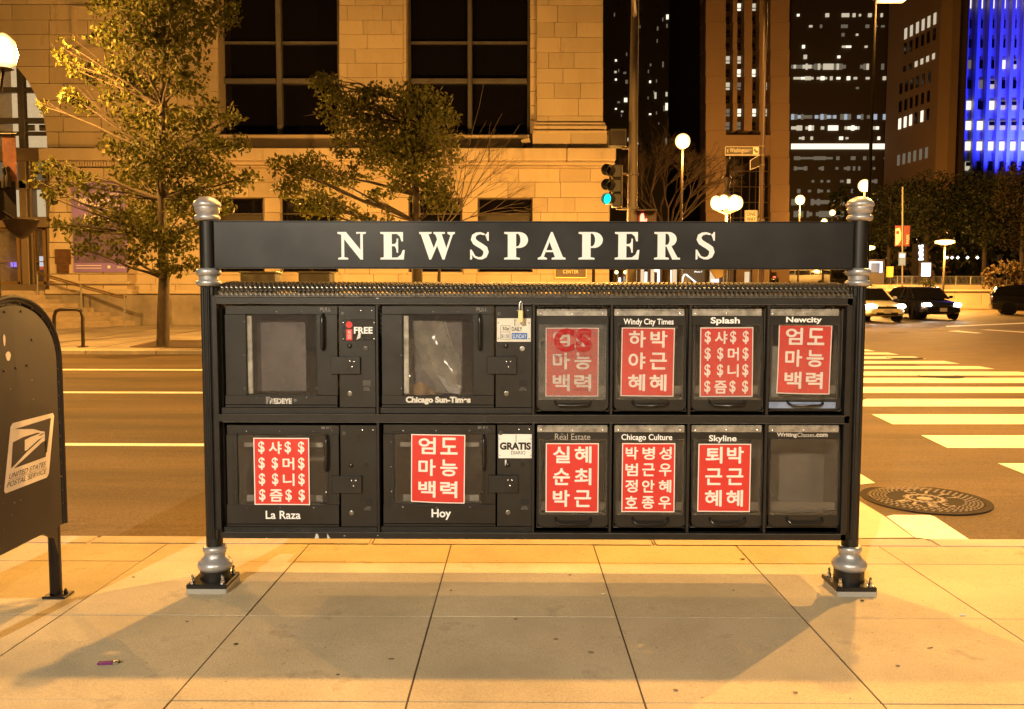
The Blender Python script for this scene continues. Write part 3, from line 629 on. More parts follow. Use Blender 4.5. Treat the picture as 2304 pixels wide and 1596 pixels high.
# --- sign board
sA = at(487, 552, 4.41); sB = at(1912, 552, 4.41)
zt = at(1152, 499.5, 4.40).z; zb = at(1152, 603.5, 4.40).z
sign = ob('sign_board', MB().box(-1.577, 1.741, 4.41, 4.46, zb, zt), SIGNB, rack, bevel=.003)
ob('board_edge', MB().box(-1.577, 1.741, 4.405, 4.465, zt, zt+.004), BLACK, sign); ob('board_edge', MB().box(-1.577, 1.741, 4.405, 4.465, zb-.004, zb), BLACK, sign)
for ch, u0, u1 in (('N', 759.8, 823.9), ('E', 856, 910.9), ('W', 943.5, 1023.7), ('S', 1056.4, 1103), ('P', 1134.4, 1188), ('A', 1210, 1272.5), ('P', 1301.5, 1356), ('E', 1383, 1438.5), ('R', 1471.5, 1530), ('S', 1563.5, 1611)):
    m = MB(); letters_px(m, ch, u0, 522.3, u1, 584.3, 4.4085, geo=serif_glyph(ch)); ob('letter', m, WHITE, sign)
# --- cabinet frame with real openings
YBK = 4.84
cells_big = [(493, 846.5), (852.5, 1197)]
cells_small = [(1203, 1371.5), (1378, 1547), (1554, 1722), (1729, 1897)]
rowsv = [(687, 931), (955, 1198)]
vz = lambda v: rzv(v)
fm = MB()
fm.box(XL, XR, YF, YF+.05, vz(686), ZT); fm.box(XL, XR, YF, YF+.05, vz(951), vz(934)); fm.box(XL, XR, YF, YF+.05, ZB, vz(1200))
fm.box(XL, rx(493), YF, YF+.05, ZB, ZT); fm.box(rx(1899), XR, YF, YF+.05, ZB, ZT)
frame = ob('cabinet_frame', fm, BLACK, rack, bevel=.003)
for (a, b) in ((846.5, 852.5), (1197, 1203), (1371.5, 1378), (1547, 1554), (1722, 1729)): ob('divider', MB().box(rx(a), rx(b), YF+.003, YF+.06, ZB+.01, ZT-.02), BLACK, rack, bevel=.002)
for v in (684.5, 934.5, 951.5, 1200): ob('trim_bead', MB().box(XL+.02, XR-.02, YF-.004, YF, vz(v)-.0022, vz(v)+.0022), M('worn_edge', (.06, .055, .05), .35, var=.5, vs=30), rack, bevel=.001)
cb = MB(); cb.box(XL, XL+.012, YF+.05, YBK, ZB, ZT); cb.box(XR-.012, XR, YF+.05, YBK, ZB, ZT); cb.box(XL, XR, YBK-.012, YBK, ZB, ZT); cb.box(XL, XR, YF+.05, YBK, ZB, ZB+.012); cb.box(XL+.012, XR-.012, YF+.06, YBK-.012, vz(943)-.006, vz(943)+.006)
ob('cabinet_shell', cb, BLACK, rack)
# chipped paint on the lower rail
for (u0, v0, u1, v1) in ((708, 1201, 718, 1212), (736, 1201, 743, 1212)):
    c = [at(u0, v1, YF-.001), at(u1, v1, YF-.001), at(u1-3 if u0 < 720 else u1-6, v0+1, YF-.001), at(u0+3 if u0 < 720 else u0, v0, YF-.001)]
    ob('paint_chip', MB().prism(c, (0, .0008, 0)), M('bare_primer', (.55, .54, .52), .6), rack)
for (u, v, s) in ((632, 1214, 4), (775, 1206, 2), (850, 1205.5, 1.5), (869, 1213.5, 2.5), (640, 1215, 2), (913, 1214, 1.5), (600, 1211, 1.2), (849, 671.5, 3.5), (1205, 670, 2), (1560, 668, 2)):
    a = at(u, v, YF-.001); ob('paint_chip', MB().box(a.x-s*.0018, a.x+s*.0018, YF-.001, YF, a.z-.0018, a.z+.0016), M('bare_primer'), rack)
# --- curved perforated roof
YR, ZR = 4.53, at(1152, 638, 4.53).z
def roof_pt(s, t):                                   # s along x 0..1, t 0 (front) .. 1 (back)
    a = math.pi*t; y = YR-.31*math.cos(a); z = ZT+.002+(ZR-ZT)*math.sin(a)**.62 if 0 < t < 1 else ZT+.002
    return Vector((XL+.006+(XR-XL-.012)*s, y, z))
m = MB(); NX, NT = 132, 15
for j in range(NT):
    for i in range(-1, NX):
        o_ = .5 if j % 2 else 0.; s0 = (i+o_)/NX; s1 = (i+1+o_)/NX
        if s0 < 0 or s1 > 1.0001: 
            s0 = max(0, s0); s1 = min(1, s1)
            if s1-s0 < 1e-4: continue
            m.add([roof_pt(s0, j/NT), roof_pt(s1, j/NT), roof_pt(s1, (j+1)/NT), roof_pt(s0, (j+1)/NT)], [(0, 1, 2, 3)]); continue
        O = [roof_pt(s0+(s1-s0)*a, (j+b)/NT) for a, b in ((0, 0), (1, 0), (1, 1), (0, 1))]
        I = [roof_pt(s0+(s1-s0)*a, (j+b)/NT) for a, b in ((.5, .13), (.87, .5), (.5, .87), (.13, .5))]
        Mid = [roof_pt(s0+(s1-s0)*a, (j+b)/NT) for a, b in ((.5, 0), (1, .5), (.5, 1), (0, .5))]
        for p in (I[3], I[0]): p.z += .006; p.y -= .002
        for p in (I[1], I[2]): p.z += .0015
        m.add(O+Mid+I, [(0, 4, 8, 11, 7), (4, 1, 5, 9, 8), (5, 2, 6, 10, 9), (6, 3, 7, 11, 10)])
ob('roof', m, M('roof_metal', (.10, .085, .065), .33, metal=.6, spec=.7), rack, kind='stuff')
for s in (0, 1):
    pts = [roof_pt(s, t/16) for t in range(17)]; d = .012 if s == 0 else -.012
    ob('roof_end', MB().prism([(p.x-d*.5, p.y, p.z) for p in pts], (d, 0, 0)), BLACK, rack)
    ob('roof_rim', MB().tube([p+Vector((0, 0, .002)) for p in pts], .006, 6), BLACK, rack, smooth=True)
ob('roof_gutter', MB().box(XL, XR, YF-.006, YF+.02, ZT-.004, ZT+.007), M('worn_edge'), rack, bevel=.002)

# --- coin boxes (wide compartments)
YD = YF+.022; YI = YF+.035
def panel_with_hole(mb, u0, v0, u1, v1, h, Y0, Y1, g=None):
    a, b, c, d = h
    mb.pb(u0, v0, u1, b, Y0, Y1); mb.pb(u0, d, u1, v1, Y0, Y1); mb.pb(u0, b, a, d, Y0, Y1); mb.pb(c, b, u1, d, Y0, Y1)
def screw(par, u, v, Y, r=.0028, mat=CHROME, h=.0025, n=10, name='screw'):
    c = at(u, v, Y); return ob(name, MB().lathe([(r, 0), (r*.8, -h*.7), (r*.3, -h)], (c.x, c.y, c.z), n, axis='y'), mat, par, smooth=True)
HBLK = M('handle_black', (.012, .011, .01), .3)
def grip_v(par, u, v0, v1, Y, w=.008):
    a = at(u, v0, Y); b = at(u, v1, Y); pts = [a, a+Vector((0, -.02, -.004))]
    for t in (0.12, .3, .5, .7, .88): pts.append(a.lerp(b, t)+Vector((0, -.03, 0)))
    pts += [b+Vector((0, -.02, .004)), b]
    ob('handle', MB().tube(pts, [w*.8, w*.8, w, w, w, w, w, w*.8, w*.8], 10), HBLK, par, smooth=True)
def coin_box(du, dv, wide, low, word, holes=None):
    """du, dv: shift of the compartment against the first one, in view pixels; low: type of window"""
    U = lambda x: x+du; V = lambda y: y+dv
    dr = None
    if not low: win = (U(554), V(708), U(711), V(890))
    else: win = (U(531), V(709), U(730), V(867))
    m = MB(); panel_with_hole(m, U(507), V(688.5), U(759.5), V(911), win, YD, YD+.012)
    dr = ob('door', m, BLACK2, rack, bevel=.0015)
    # bead round the window and lower ledge
    a, b, c, d = win; bead = MB(); t = 2.2 if not low else 5
    bead.pb(a-t, b-t, c+t, b, YD-.002, YD+.003); bead.pb(a-t, d, c+t, d+t, YD-.002, YD+.003); bead.pb(a-t, b, a, d, YD-.002, YD+.003); bead.pb(c, b, c+t, d, YD-.002, YD+.003)
    ob('window_bead', bead, BLACK, dr, bevel=.001)
    if low: mm_ = MB(); panel_with_hole(mm_, U(519), V(697), U(742), V(873), (U(522.5), V(700.5), U(738.5), V(869.5)), YD-.0015, YD+.001); ob('window_bead', mm_, BLACK, dr)
    # pane
    ob('pane', MB().pb(a-1, b-1, c+1, d+1, YD+.006, YD+.009), PANE_W if not low else PANE, dr)
    # liner box behind
    bx = MB(); ya, yb = YD+.02, 4.66
    A = at(U(508), V(690), ya); B = at(U(758), V(908), ya)
    bx.box(A.x, B.x, yb, yb+.004, B.z, A.z); bx.box(A.x, A.x+.004, ya, yb, B.z, A.z); bx.box(B.x-.004, B.x, ya, yb, B.z, A.z); bx.box(A.x, B.x, ya, yb, B.z, B.z+.004); bx.box(A.x, B.x, ya, yb, A.z-.004, A.z)
    ln = ob('liner', bx, LINER, rack)
    if not low:
        ob('door_stiffener', MB().pb(U(556), V(711), U(567.5), V(886), YD+.016, YD+.03), M('pale_stiffener', (.75, .72, .62), .6, var=.35, vs=9), dr, bevel=.002)
        ob('display_shelf', MB().pb(U(579), V(722), U(688), V(880), YD+.10, YD+.11), M('shelf_plate', (.16, .135, .13), .55, var=.2, vs=5), ln)
        sc = [(-.0, 0)]; S = [(622, 708-6.5), (679, 701.5), (736-8, 701.5), (549.5, 724), (712.5+1, 724), (550.5, 800), (551, 874), (713.5, 874), (577, 894.5), (690, 894)]
    else:
        ob('display_shelf', MB().pb(U(545), V(728), U(722), V(738), YD+.07, YD+.075).pb(U(552), V(846), U(722), V(860), YD+.06, YD+.066), M('bent_steel', (.22, .21, .19), .4, metal=.4, var=.4, vs=8), ln)
        S = [(551, 702), (626, 702), (701, 702), (524.5, 727), (728+0, 727), (524.5, 783), (729, 783), (525.5, 839), (729, 839), (552, 874), (627, 874), (702, 874)]
    for (x, y) in S: screw(dr, U(x), V(y), YD)
    grip_v(dr, U(727.5 if not low else 733), V(707 if not low else 712), V(787 if not low else 790), YD)
    # lower apron of the compartment
    ap = MB(); ap.pb(U(507), V(911.8), U(759.5), V(917), YD-.003, YD+.012); ap.pb(U(498), V(917.5), U(845), V(931), YD+.004, YD+.015); ob('apron', ap, BLACK, rack, bevel=.0015)
    # coin mechanism panel
    cp = ob('coin_panel', MB().pb(U(763), V(688.5), U(845), V(917), YD, YD+.012), BLACK2, rack, bevel=.0015)
    ob('lock_plate', MB().pb(U(744), V(803), U(810), V(842), YD-.016, YD-.002), BLACK, cp, bevel=.0012)
    for (x, y) in ((787.5, 813.5), (796.5, 813.5), (792, 825.5)): screw(cp, U(x), V(y), YD-.016, .0042, CHROME, .0035, 12, 'rivet')
    kn = screw(cp, U(786.5), V(778.5), YD, .0125, HBLK, .012, 18, 'coin_return_knob')
    sl = at(U(787.5), V(886), YD); ob('lock', MB().lathe([(.0125, 0), (.0125, -.004), (.0095, -.005), (.0085, -.002)], sl, 18, axis='y'), M('lock_ring', (.22, .21, .19), .35, metal=.8), cp, smooth=True)
    hs = at(U(771), V(707), YD); ob('lock', MB().lathe([(.0105, 0), (.0105, -.004), (.006, -.0045)], hs, 16, axis='y'), M('dull_bolt', (.07, .065, .06), .4, metal=.5), cp, smooth=True)
    rt = ob('coin_return', MB().pb(U(816.5), V(856), U(834), V(869), YD-.0022, YD+.001), DARK if not (du == 0 and dv == 0) else M('worn_plate', (.06, .055, .05), .5, var=.6, vs=30), cp)
    m = MB(); letters_px(m, 'COIN', U(819), V(872), U(830), V(875), YD-.0006, .01); letters_px(m, 'RETURN', U(817), V(876.3), U(832), V(879.3), YD-.0006, .01); ob('lettering', m, FADED, cp)
    for (x, y) in ((812, 699), (836, 699)): screw(cp, U(x), V(y), YD, .0038, CHROME, .003)
    m = MB(); letters_px(m, 'PULL', U(720), V(692), U(744.5), V(701), YD-.0006, .015); ob('lettering', m, FADED, dr)
    return dr, cp, ln
d1, c1, l1 = coin_box(0, 0, True, False, '')
d2, c2, l2 = coin_box(352, 0, True, False, '')
d3, c3, l3 = coin_box(3.5, 268.5, True, True, '')
d4, c4, l4 = coin_box(355.5, 267.5, True, True, '')
def letter_ob(par, body, u0, v0, u1, v1, mat=WHITE, bold=.025, space=1., shear=0., Y=YD-.0008):
    m = MB(); letters_px(m, body, u0, v0, u1, v1, Y, bold, space, shear); return ob('lettering', m, mat, par)
letter_ob(d1, 'P', 598.7, 893, 610, 909, FADED, .05); letter_ob(d1, 'REDEYE', 607, 896.5, 657, 909, WORN, .05); letter_ob(d1, 'e', 661, 898, 667.5, 904, FADED, .02)
letter_ob(d2, 'Chicago Sun-Times', 913, 892.5, 1059, 910.5, M('old_white_vinyl', (.62, .60, .56), .5, dirt=(.25, .23, .2), ds=70, dth=.68), .05)
letter_ob(d3, 'La Raza', 598, 1149.5, 676.5, 1168, WHITE, .015); letter_ob(d4, 'Hoy', 971, 1145.5, 1015, 1170, WHITE, .025)
# FREE plate
fp_ = ob('price_plate', MB().pb(770, 719, 845, 767, YD-.003, YD-.0002), M('plate_black', (.022, .022, .022), .25, var=.4, vs=20), c1, bevel=.001)
m = MB(); letters_px(m, 'FREE', 796.5, 736, 838.5, 751, YD-.0045, .03); ob('lettering', m, WHITE, fp_)
RED = M('red_vinyl', (.62, .03, .035), .4)
c = at(785.5, 731, YD-.004); ob('red_figure', MB().lathe([(.0165, 0), (.0165, -.0008)], c, 24, axis='y').pb(779, 741, 792.5, 766, YD-.0048, YD-.004), RED, fp_)
m = MB(); letters_px(m, 'RE', 783, 744, 789.5, 751, YD-.0055, .02); m.pb(782.5, 752, 783.5, 763, YD-.0055, YD-.005); m.pb(788.5, 752, 789.5, 763, YD-.0055, YD-.005); letters_px(m, 'D', 784.8, 753, 787.6, 762, YD-.0055, .02); ob('lettering', m, M('pink_white', (.8, .62, .6), .5), fp_)
for (x, y) in ((772.5, 726), (841.5, 726), (772.5, 763), (841.5, 763)): screw(fp_, x, y, YD-.003, .0036)
c = [at(802, 765, YD-.0045), at(806, 752, YD-.0045), at(812, 749, YD-.0045), at(811, 760, YD-.0045)]; ob('torn_sticker', MB().prism(c, (0, .001, 0)), M('sticker_remnant', (.6, .6, .62), .35, var=.5, vs=60), fp_)
# price plate of the second box
PLW = M('plate_white', (.66, .64, .58), .4, var=.1, vs=20, dirt=(.07, .065, .06), ds=38, dth=.60)
pp = ob('price_plate', MB().pb(1118, 716.5, 1194.5, 769.5, YD-.0035, YD-.0002), PLW, c2, bevel=.001)
m = MB(); letters_px(m, '50¢', 1130.5, 736, 1145.5, 745.5, YD-.0045, .02); letters_px(m, 'DAILY', 1151.5, 736, 1175, 745.5, YD-.0045, .02); m.pb(1157.5, 719, 1158.8, 734, YD-.0045, YD-.004)
for (a, b, c_, d) in ((1126, 733, 1148, 733.8), (1126, 747, 1148, 747.8), (1126, 733, 1126.8, 764), (1147.2, 733, 1148, 764), (1126, 763.3, 1148, 764)): m.pb(a, b, c_, d, YD-.0042, YD-.0038)
ob('lettering', m, M('price_ink', (.03, .028, .026), .5), pp)
m = MB(); letters_px(m, '$1.50', 1128, 752.5, 1145.5, 761.5, YD-.0045, .01); ob('lettering', m, M('faded_blue_ink', (.09, .10, .25), .5), pp)
ob('blue_panel', MB().pb(1151.2, 749.5, 1186, 763.8, YD-.0045, YD-.0038), M('sunday_blue', (.015, .10, .42), .5), pp)
m = MB(); letters_px(m, 'SUNDAY', 1153, 752, 1184.5, 762, YD-.0055, .01); ob('lettering', m, M('pale_blue_ink', (.55, .65, .75), .5), pp)
for (x, y) in ((1121, 727), (1190.5, 727), (1121, 762), (1190.5, 762)): screw(pp, x, y, YD-.0035, .0032, M('dull_bolt'))
# GRATIS plate
gp = ob('price_plate', MB().pb(1121.5, 977.3, 1198, 1031.5, YD-.0035, YD-.0002), M('plate_clean_white', (.80, .80, .78), .35, var=.05, vs=20), c4, bevel=.001)
m = MB(); letters_px(m, 'GRATIS', 1124.5, 995.5, 1194.5, 1012.5, YD-.0045, .05); letters_px(m, 'DIARIO', 1150, 1015, 1182, 1023, YD-.0045, .0); m.pb(1160.5, 979, 1161.8, 994.5, YD-.0045, YD-.004); ob('lettering', m, INKB, gp)
for (x, y) in ((1124.5, 988), (1194.5, 988), (1124.5, 1025), (1194.5, 1025)): screw(gp, x, y, YD-.0035, .003, GALV)
for cc, U0, V0, du in ((c3, 3.5, 268.5, 0), (c4, 355.5, 267.5, 0)):
    c = at(U0+821, V0+778, YD); ob('coin_hole', MB().lathe([(.013, 0), (.013, -.002)], c, 20, axis='y'), DARK, cc)
    screw(cc, U0+821, V0+768, YD, .0025)
    if cc is c3: ob('coin_slot', MB().pb(U0+800.5, V0+709, U0+803, V0+727, YD-.001, YD+.001), DARK, cc)
for cc, u, v in ((c1, 829, 785), (c2, 1180, 785)):
    c = at(u-5 if cc is c2 else u-6, v, YD); ob('lock', MB().lathe([(.0125, 0), (.0125, -.004), (.008, -.005), (.008, -.002)], c, 18, axis='y'), GALV if cc is c2 else M('dull_bolt'), cc, smooth=True)
ob('paper_tag', MB().pb(1136, 1035, 1139.5, 1048, YD-.004, YD-.003), M('tag_white', (.6, .6, .58), .5), c4)
# --- things inside box 2: crumpled clear bag and brown paper
t = thing('plastic_sheet', 'crumpled clear plastic sheet inside the upper box with the yellow padlock', 'plastic sheet', at(1000, 885, 4.33))
rr = random.Random(5); a = at(912, 884, 4.33); b = at(1038, 722, 4.33)
pts = {}
def sheet(i, j): return Vector((a.x+(b.x-a.x)*i, 4.33+.035*math.sin(5*i+3*j)+.02*noise.noise(Vector((i*4, j*4, 2))), a.z+(b.z-a.z)*j*(1-.35*i*(1-j))))
s_ = MB().grid(sheet, 14, 14); ob('sheet', s_, glassy('clear_film', (.75, .70, .58), .36, .15, .10, 4), t, smooth=True)
fold = MB(); fold.prism([at(983, 844, 4.30), at(1037, 869, 4.30), at(1034, 888, 4.30), at(1010, 884, 4.30)], (0, .002, 0)); ob('fold', fold, glassy('film_fold', (.8, .8, .8), .5, .1, .15, 6), t)
t = thing('paper_scrap', 'crumpled brown paper scrap at the bottom of the same box', 'paper scrap', at(950, 888, 4.31))
ob('scrap', MB().grid(lambda i, j: Vector((at(911, 888, 4.31).x+.16*i, 4.31+.02*math.sin(9*i), at(911, 889, 4.31).z+.065*j*math.sin(math.pi*min(1, i*.9+.08))*(1+.4*noise.noise(Vector((i*5, j*3, 1)))))), 12, 6), M('brown_paper', (.42, .26, .13), .8, var=.2, vs=20), t)
# padlock
t = thing('padlock', 'yellow brass padlock hanging over the daily price plate', 'padlock', at(1171, 725, YF-.02))
ob('body', MB().pb(1166, 698.5, 1176.5, 725.5, YF-.035, YF-.010), M('brass_yellow', (.80, .72, .36), .35, metal=.35), t, bevel=.003, segs=2)
a = at(1168.5, 700, YF-.022); b = at(1174.5, 700, YF-.022); c = at(1171.5, 678.5, YF-.022)
ob('shackle', MB().tube([a, Vector((a.x+.001, a.y, c.z-.008)), c, Vector((b.x, b.y+.012, c.z-.008)), b+Vector((0, .012, 0))], .0035, 8), M('shackle_steel', (.75, .73, .68), .3, metal=.7), t, smooth=True)

# --- small compartments
def rounded(u0, v0, u1, v1, r, Y, d, n=5, top=False):
    P = []
    cs = [(u1-r, v1-r, 0), (u0+r, v1-r, 90)]
    P += [(u0, v0), (u1, v0)]
    for cx, cy, a0 in cs:
        for i in range(n+1):
            a = math.radians(a0+90*i/n); P.append((cx+r*math.cos(a), cy+r*math.sin(a)))
    return MB().prism([at(x, y, Y) for x, y in P], (0, d, 0))
def small_door(k, low, du, dv, hinge_dirt=0):
    U = lambda x: x+du; V = lambda y: y+dv
    top = 697 if not low else 958.5-262
    dr = None
    w0, w1, wt, wb = 1215, 1361, (731 if not low else 727), (894 if not low else 891)
    # door frame as ring around the clear opening, rounded foot
    m = MB(); m.pb(U(1208), V(698), U(1368), V(wt), YD, YD+.012); m.pb(U(1208), V(wt), U(w0), V(wb), YD, YD+.012); m.pb(U(w1), V(wt), U(1368), V(wb), YD, YD+.012)
    rd = rounded(U(1208), V(wb), U(1368), V(924), 12, YD, .012); m.add(rd.v, rd.f)
    dr = ob('door', m, BLACK2, rack, bevel=.001)
    rim = MB(); pth = [(1208, 712), (1208, 914), (1213, 921), (1220, 924), (1356, 924), (1363, 921), (1368, 914), (1368, 712)]
    ob('door_rim', rim.tube([at(U(x), V(y), YD) for x, y in pth], .0022, 6), BLACK, dr, smooth=True)
    pn = ob('pane', MB().pb(U(w0-3), V(wt-1), U(w1+3), V(wb+6), YD-.004, YD-.0012), {0: PANE_B}.get(k if not low else 9, PANE), dr)
    hg = ob('hinge', MB().pb(U(1208), V(698.5), U(1366), V(711), YD-.005, YD-.002), GALV, dr, bevel=.001)
    kn = MB(); a = at(U(1208), V(697), YD-.004); b = at(U(1366), V(697), YD-.004); n = 9
    for i in range(n): kn.tube([a.lerp(b, (i+.04)/n), a.lerp(b, (i+.96)/n)], .0035, 8)
    ob('hinge_knuckle', kn, GALV, dr, smooth=True)
    for x in (1217, 1287, 1356):
        screw(hg, U(x), V(706), YD-.005, .0048, CHROME, .004, 12, 'rivet'); screw(dr, U(x), V(896), YD-.004, .0025)
        screw(frame, U(x), V(692.5), YD+.004, .003, M('dull_bolt'))
    # handle: bent bar
    a = at(U(1249), V(903), YD); b = at(U(1328), V(903), YD); hm = MB()
    dz = -.018 if not low else -.026
    hm.tube([a, a+Vector((.002, -.016, dz*.5)), a+Vector((.018, -.026, dz)), (a+b)/2+Vector((0, -.028, dz*1.1)), b+Vector((-.018, -.026, dz)), b+Vector((-.002, -.016, dz*.5)), b], .0058, 8)
    ob('handle', hm, HBLK, dr, smooth=True)
    rc = MB(); P = [(1252, 901), (1325, 901), (1318, 909 if not low else 914), (1288, 912 if not low else 917), (1260, 909 if not low else 914)]
    ob('handle_recess', rc.prism([at(U(x), V(y), YD-.0006) for x, y in P], (0, .0005, 0)), HBLK, dr)
    # liner
    bx = MB(); ya, yb = YD+.02, 4.50; A = at(U(1207), V(690), ya); B = at(U(1369), V(926), ya)
    bx.box(A.x, B.x, yb, yb+.004, B.z, A.z); bx.box(A.x, A.x+.003, ya, yb, B.z, A.z); bx.box(B.x-.003, B.x, ya, yb, B.z, A.z); bx.box(A.x, B.x, ya, yb, B.z, B.z+.003)
    bx.pb(U(1212), V(868), U(1364), V(886), YD+.025, YD+.028)
    ob('liner', bx, LINER, rack)
    return dr
SD = {}
for low in (0, 1):
    for k in range(4):
        SD[(k, low)] = small_door(k, low, 174.0*k+(0 if not low else 1.0-.6*k), 0 if not low else 262)
def lab(k, low, *a, **kw): return letter_ob(SD[(k, low)], *a, Y=YD-.0052, **kw)
lab(1, 0, 'Windy City Times', 1403, 717, 1515.5, 734.5, bold=.02)
lab(2, 0, 'Splash', 1598.7, 714, 1664.5, 732.5, bold=.03); lab(3, 0, 'Newcity', 1768.5, 713, 1849, 729.5, bold=.03)
lab(0, 1, 'Real Estate', 1248.5, 976, 1328, 990, mat=M('thin_grey_vinyl', (.42, .39, .35), .5), bold=.0); lab(0, 1, 'The', 1262, 975.5, 1268, 978.5, mat=M('thin_grey_vinyl'), bold=0.); lab(0, 1, 'Book', 1309, 990.5, 1320, 993.5, mat=FADED, bold=0.)
lab(1, 1, 'Chicago Culture', 1398, 977, 1512.5, 994.5, bold=.02); lab(2, 1, 'Skyline', 1595, 979.5, 1657, 997.5, bold=.02)
lab(3, 1, 'Writing', 1747.5, 973.5, 1793, 985.5, mat=M('dim_white', (.55, .52, .48), .5), bold=.035); lab(3, 1, 'Classes', 1794, 974, 1832, 983.5, mat=M('dim_white'), bold=.0); lab(3, 1, '.com', 1833.5, 976, 1862, 983.5, mat=M('dim_white'), bold=.035)
# red CS print on the blistered pane
m = MB(); CSW = glassy('red_film_print', (.42, .004, .015), .95, .2, .05, 3)
for ch, a, b in (('C', 1246, 1292), ('S', 1295, 1332)): letters_px(m, ch, a, 739, b, 792, YD-.0046, .05)
ob('lettering', m, CSW, SD[(0, 0)])
m = MB(); letters_px(m, 'MAGAZINE', 1248, 799, 1331, 804.5, YD-.0046, .0, 1.7); letters_px(m, 'LUXURY', 1291, 874, 1331, 879.5, YD-.0046, .0, 1.6); ob('lettering', m, M('dark_red_print', (.16, .02, .02), .5), SD[(0, 0)])

# --- posters
REDP = M('poster_red', (.60, .034, .026), .5, var=.05, vs=6); WHP = M('poster_white', (.84, .76, .72), .55)
def poster(u0, v0, u1, v1, rowsT, label, loc_cells, Y=YD+.016, curl=0., tilt=0., bold=.03, cellpad=.80, fitw=None, full=True):
    a = at(u0, v1, Y); b = at(u1, v0, Y); w = b.x-a.x; h = b.z-a.z; c = (a+b)/2
    t = thing('poster', label, 'poster', (c.x, Y, a.z), 'red Korean protest posters in the rack')
    ph = random.random()*6
    def D(x, y, off):                                   # x, y in 0..1 on the sheet
        xx = x-.5; yy = y-.5; ox = xx*w*math.cos(tilt)-yy*h*math.sin(tilt); oz = xx*w*math.sin(tilt)+yy*h*math.cos(tilt)
        bow = .0016*math.sin(ph+4*x+2.2*y)+curl*(max(0, .25-y)*max(0, .45-x)*8)
        return Vector((c.x+ox, Y-off+bow-.0016, c.z+oz+(curl*3*max(0, .2-y)*max(0, .5-x) if curl else 0)))
    ob('paper', MB().grid(lambda i, j: D(i, j, 0), 12, 14), WHP, t, smooth=True)
    bw = .018; bh = .018*w/h
    ob('red_print', MB().grid(lambda i, j: D(bw+(1-2*bw)*i, bh+(1-2*bh)*j, .0006), 12, 14), REDP, t, smooth=True)
    m = MB(); n = len(rowsT)
    for r, line in enumerate(rowsT):
        for q, ch in enumerate(line):
            k = len(line); g = text_geo(ch, 0. if ch != '$' else .02)
            cx = (.5+(q-(k-1)/2)*(.405 if k == 2 else .315 if k == 3 else .238)); cy = 1-(.165+.317*r if n == 3 else .145+.238*r)
            fw = (.32 if k == 2 else .235 if k == 3 else .235); fh = fw*w/h*(1.0)
            if n == 3: fh = .25*.98
            elif k == 3: fh = .185
            else: fh = .185
            if ch == '$': fw = .115; fh = .19
            elif k == 4: fw = .235 if ch in '샤즘' else .21; fh = .185
            if k == 4 and ch in '샤즘': cx += .012
            if k == 4 and ch in '머니': cx += .006
            (put_bold if ch != '$' else put_flat)(m, g, lambda x, y: D(cx+(x-.5)*fw, cy+(y-.5)*fh, .0012))
    ob('lettering', m, WHP, t)
    return t
A3 = ['엄도', '마능', '백력']; DOL = ['$샤$$', '$$머$', '$$니$', '$즘$$']
poster(1227, 738, 1347.6, 892.3, A3, 'red Korean poster showing through the blistered pane with the big red C and S', None, Y=YD+.012)
poster(1396.5, 738, 1518, 892, ['하박', '야근', '혜혜'], 'red Korean poster of six large characters under the lettering Windy City Times', None, tilt=-.008)
poster(1573.5, 737, 1695.6, 893, DOL, 'red poster of dollar signs and Korean characters under the word Splash', None, tilt=.008)
poster(1747.7, 731.5, 1871.5, 887, A3, 'red Korean poster with curling lower corner under the word Newcity', None, curl=.006, tilt=-.012)
poster(572.9, 985.6, 695.6, 1136, DOL, 'red poster of dollar signs and Korean characters above the words La Raza', None, Y=YD-.002)
poster(925.4, 978, 1046, 1132, A3, 'red Korean poster with curled corner above the word Hoy', None, Y=YD-.004, curl=.01, tilt=-.012)
poster(1227.4, 997.6, 1347.5, 1152.6, ['실혜', '순최', '박근'], 'red Korean poster under the thin serif lettering Real Estate', None, Y=YD-.007)
poster(1398, 997.6, 1519.5, 1152.2, ['박병성', '범근우', '정안혜', '호종우'], 'red Korean poster of twelve small characters under Chicago Culture', None, Y=YD-.007)
poster(1568.7, 999, 1690.3, 1151.5, ['퇴박', '근근', '혜혜'], 'red Korean poster under the word Skyline, beside the empty compartment', None, Y=YD-.007)
# magazine left in the Newcity box
t = thing('magazine', 'blue and grey magazine lying behind the Newcity poster', 'magazine', at(1800, 922, YD+.014))
ob('cover', MB().pb(1732, 780, 1752, 898, YD+.020, YD+.024), M('magazine_cover', (.13, .13, .12), .35, var=.5, vs=7, dirt=(.20, .19, .03), ds=6, dth=.6), t)
ob('blue_page', MB().pb(1730, 905, 1880, 919, YD-.004, YD-.001), M('blue_page', (.20, .26, .42), .35, var=.3, vs=12), t)
# ================================================================== MAILBOX
MBX = M('mailbox_paint', (.010, .0075, .014), .46, var=.25, vs=5, dirt=(.06, .05, .05), ds=26, dth=.68, bump=.02, bs=30)
mb = thing('mailbox', 'dark blue street mailbox with white postal eagle panel at the left edge', 'mailbox', (-2.5, 3.88, gz(3.9)))
XS = -2.355; Y0m, Y1m = 3.55, 4.33; YC = (Y0m+Y1m)/2; HW = (Y1m-Y0m)/2; ZS, ZTm = 1.16, 1.486; ZBm = .31
def mprof(shr=0., n=22, zb=None):
    P = [(Y0m+shr, (zb or ZBm)), (Y0m+shr, ZS)]
    for i in range(1, n):
        a = math.pi-math.pi*i/n; P.append((YC+(HW-shr)*math.cos(a), ZS+(ZTm-ZS-shr)*math.sin(a)))
    P += [(Y1m-shr, ZS), (Y1m-shr, (zb or ZBm))]; return P
ob('body', MB().prism([(XS-.015, y, z) for y, z in mprof(.012)], (-.60, 0, 0)), MBX, mb)
side = ob('side_panel', MB().prism([(XS, y, z) for y, z in mprof(.035)], (-.02, 0, 0)), MBX, mb, bevel=.003)
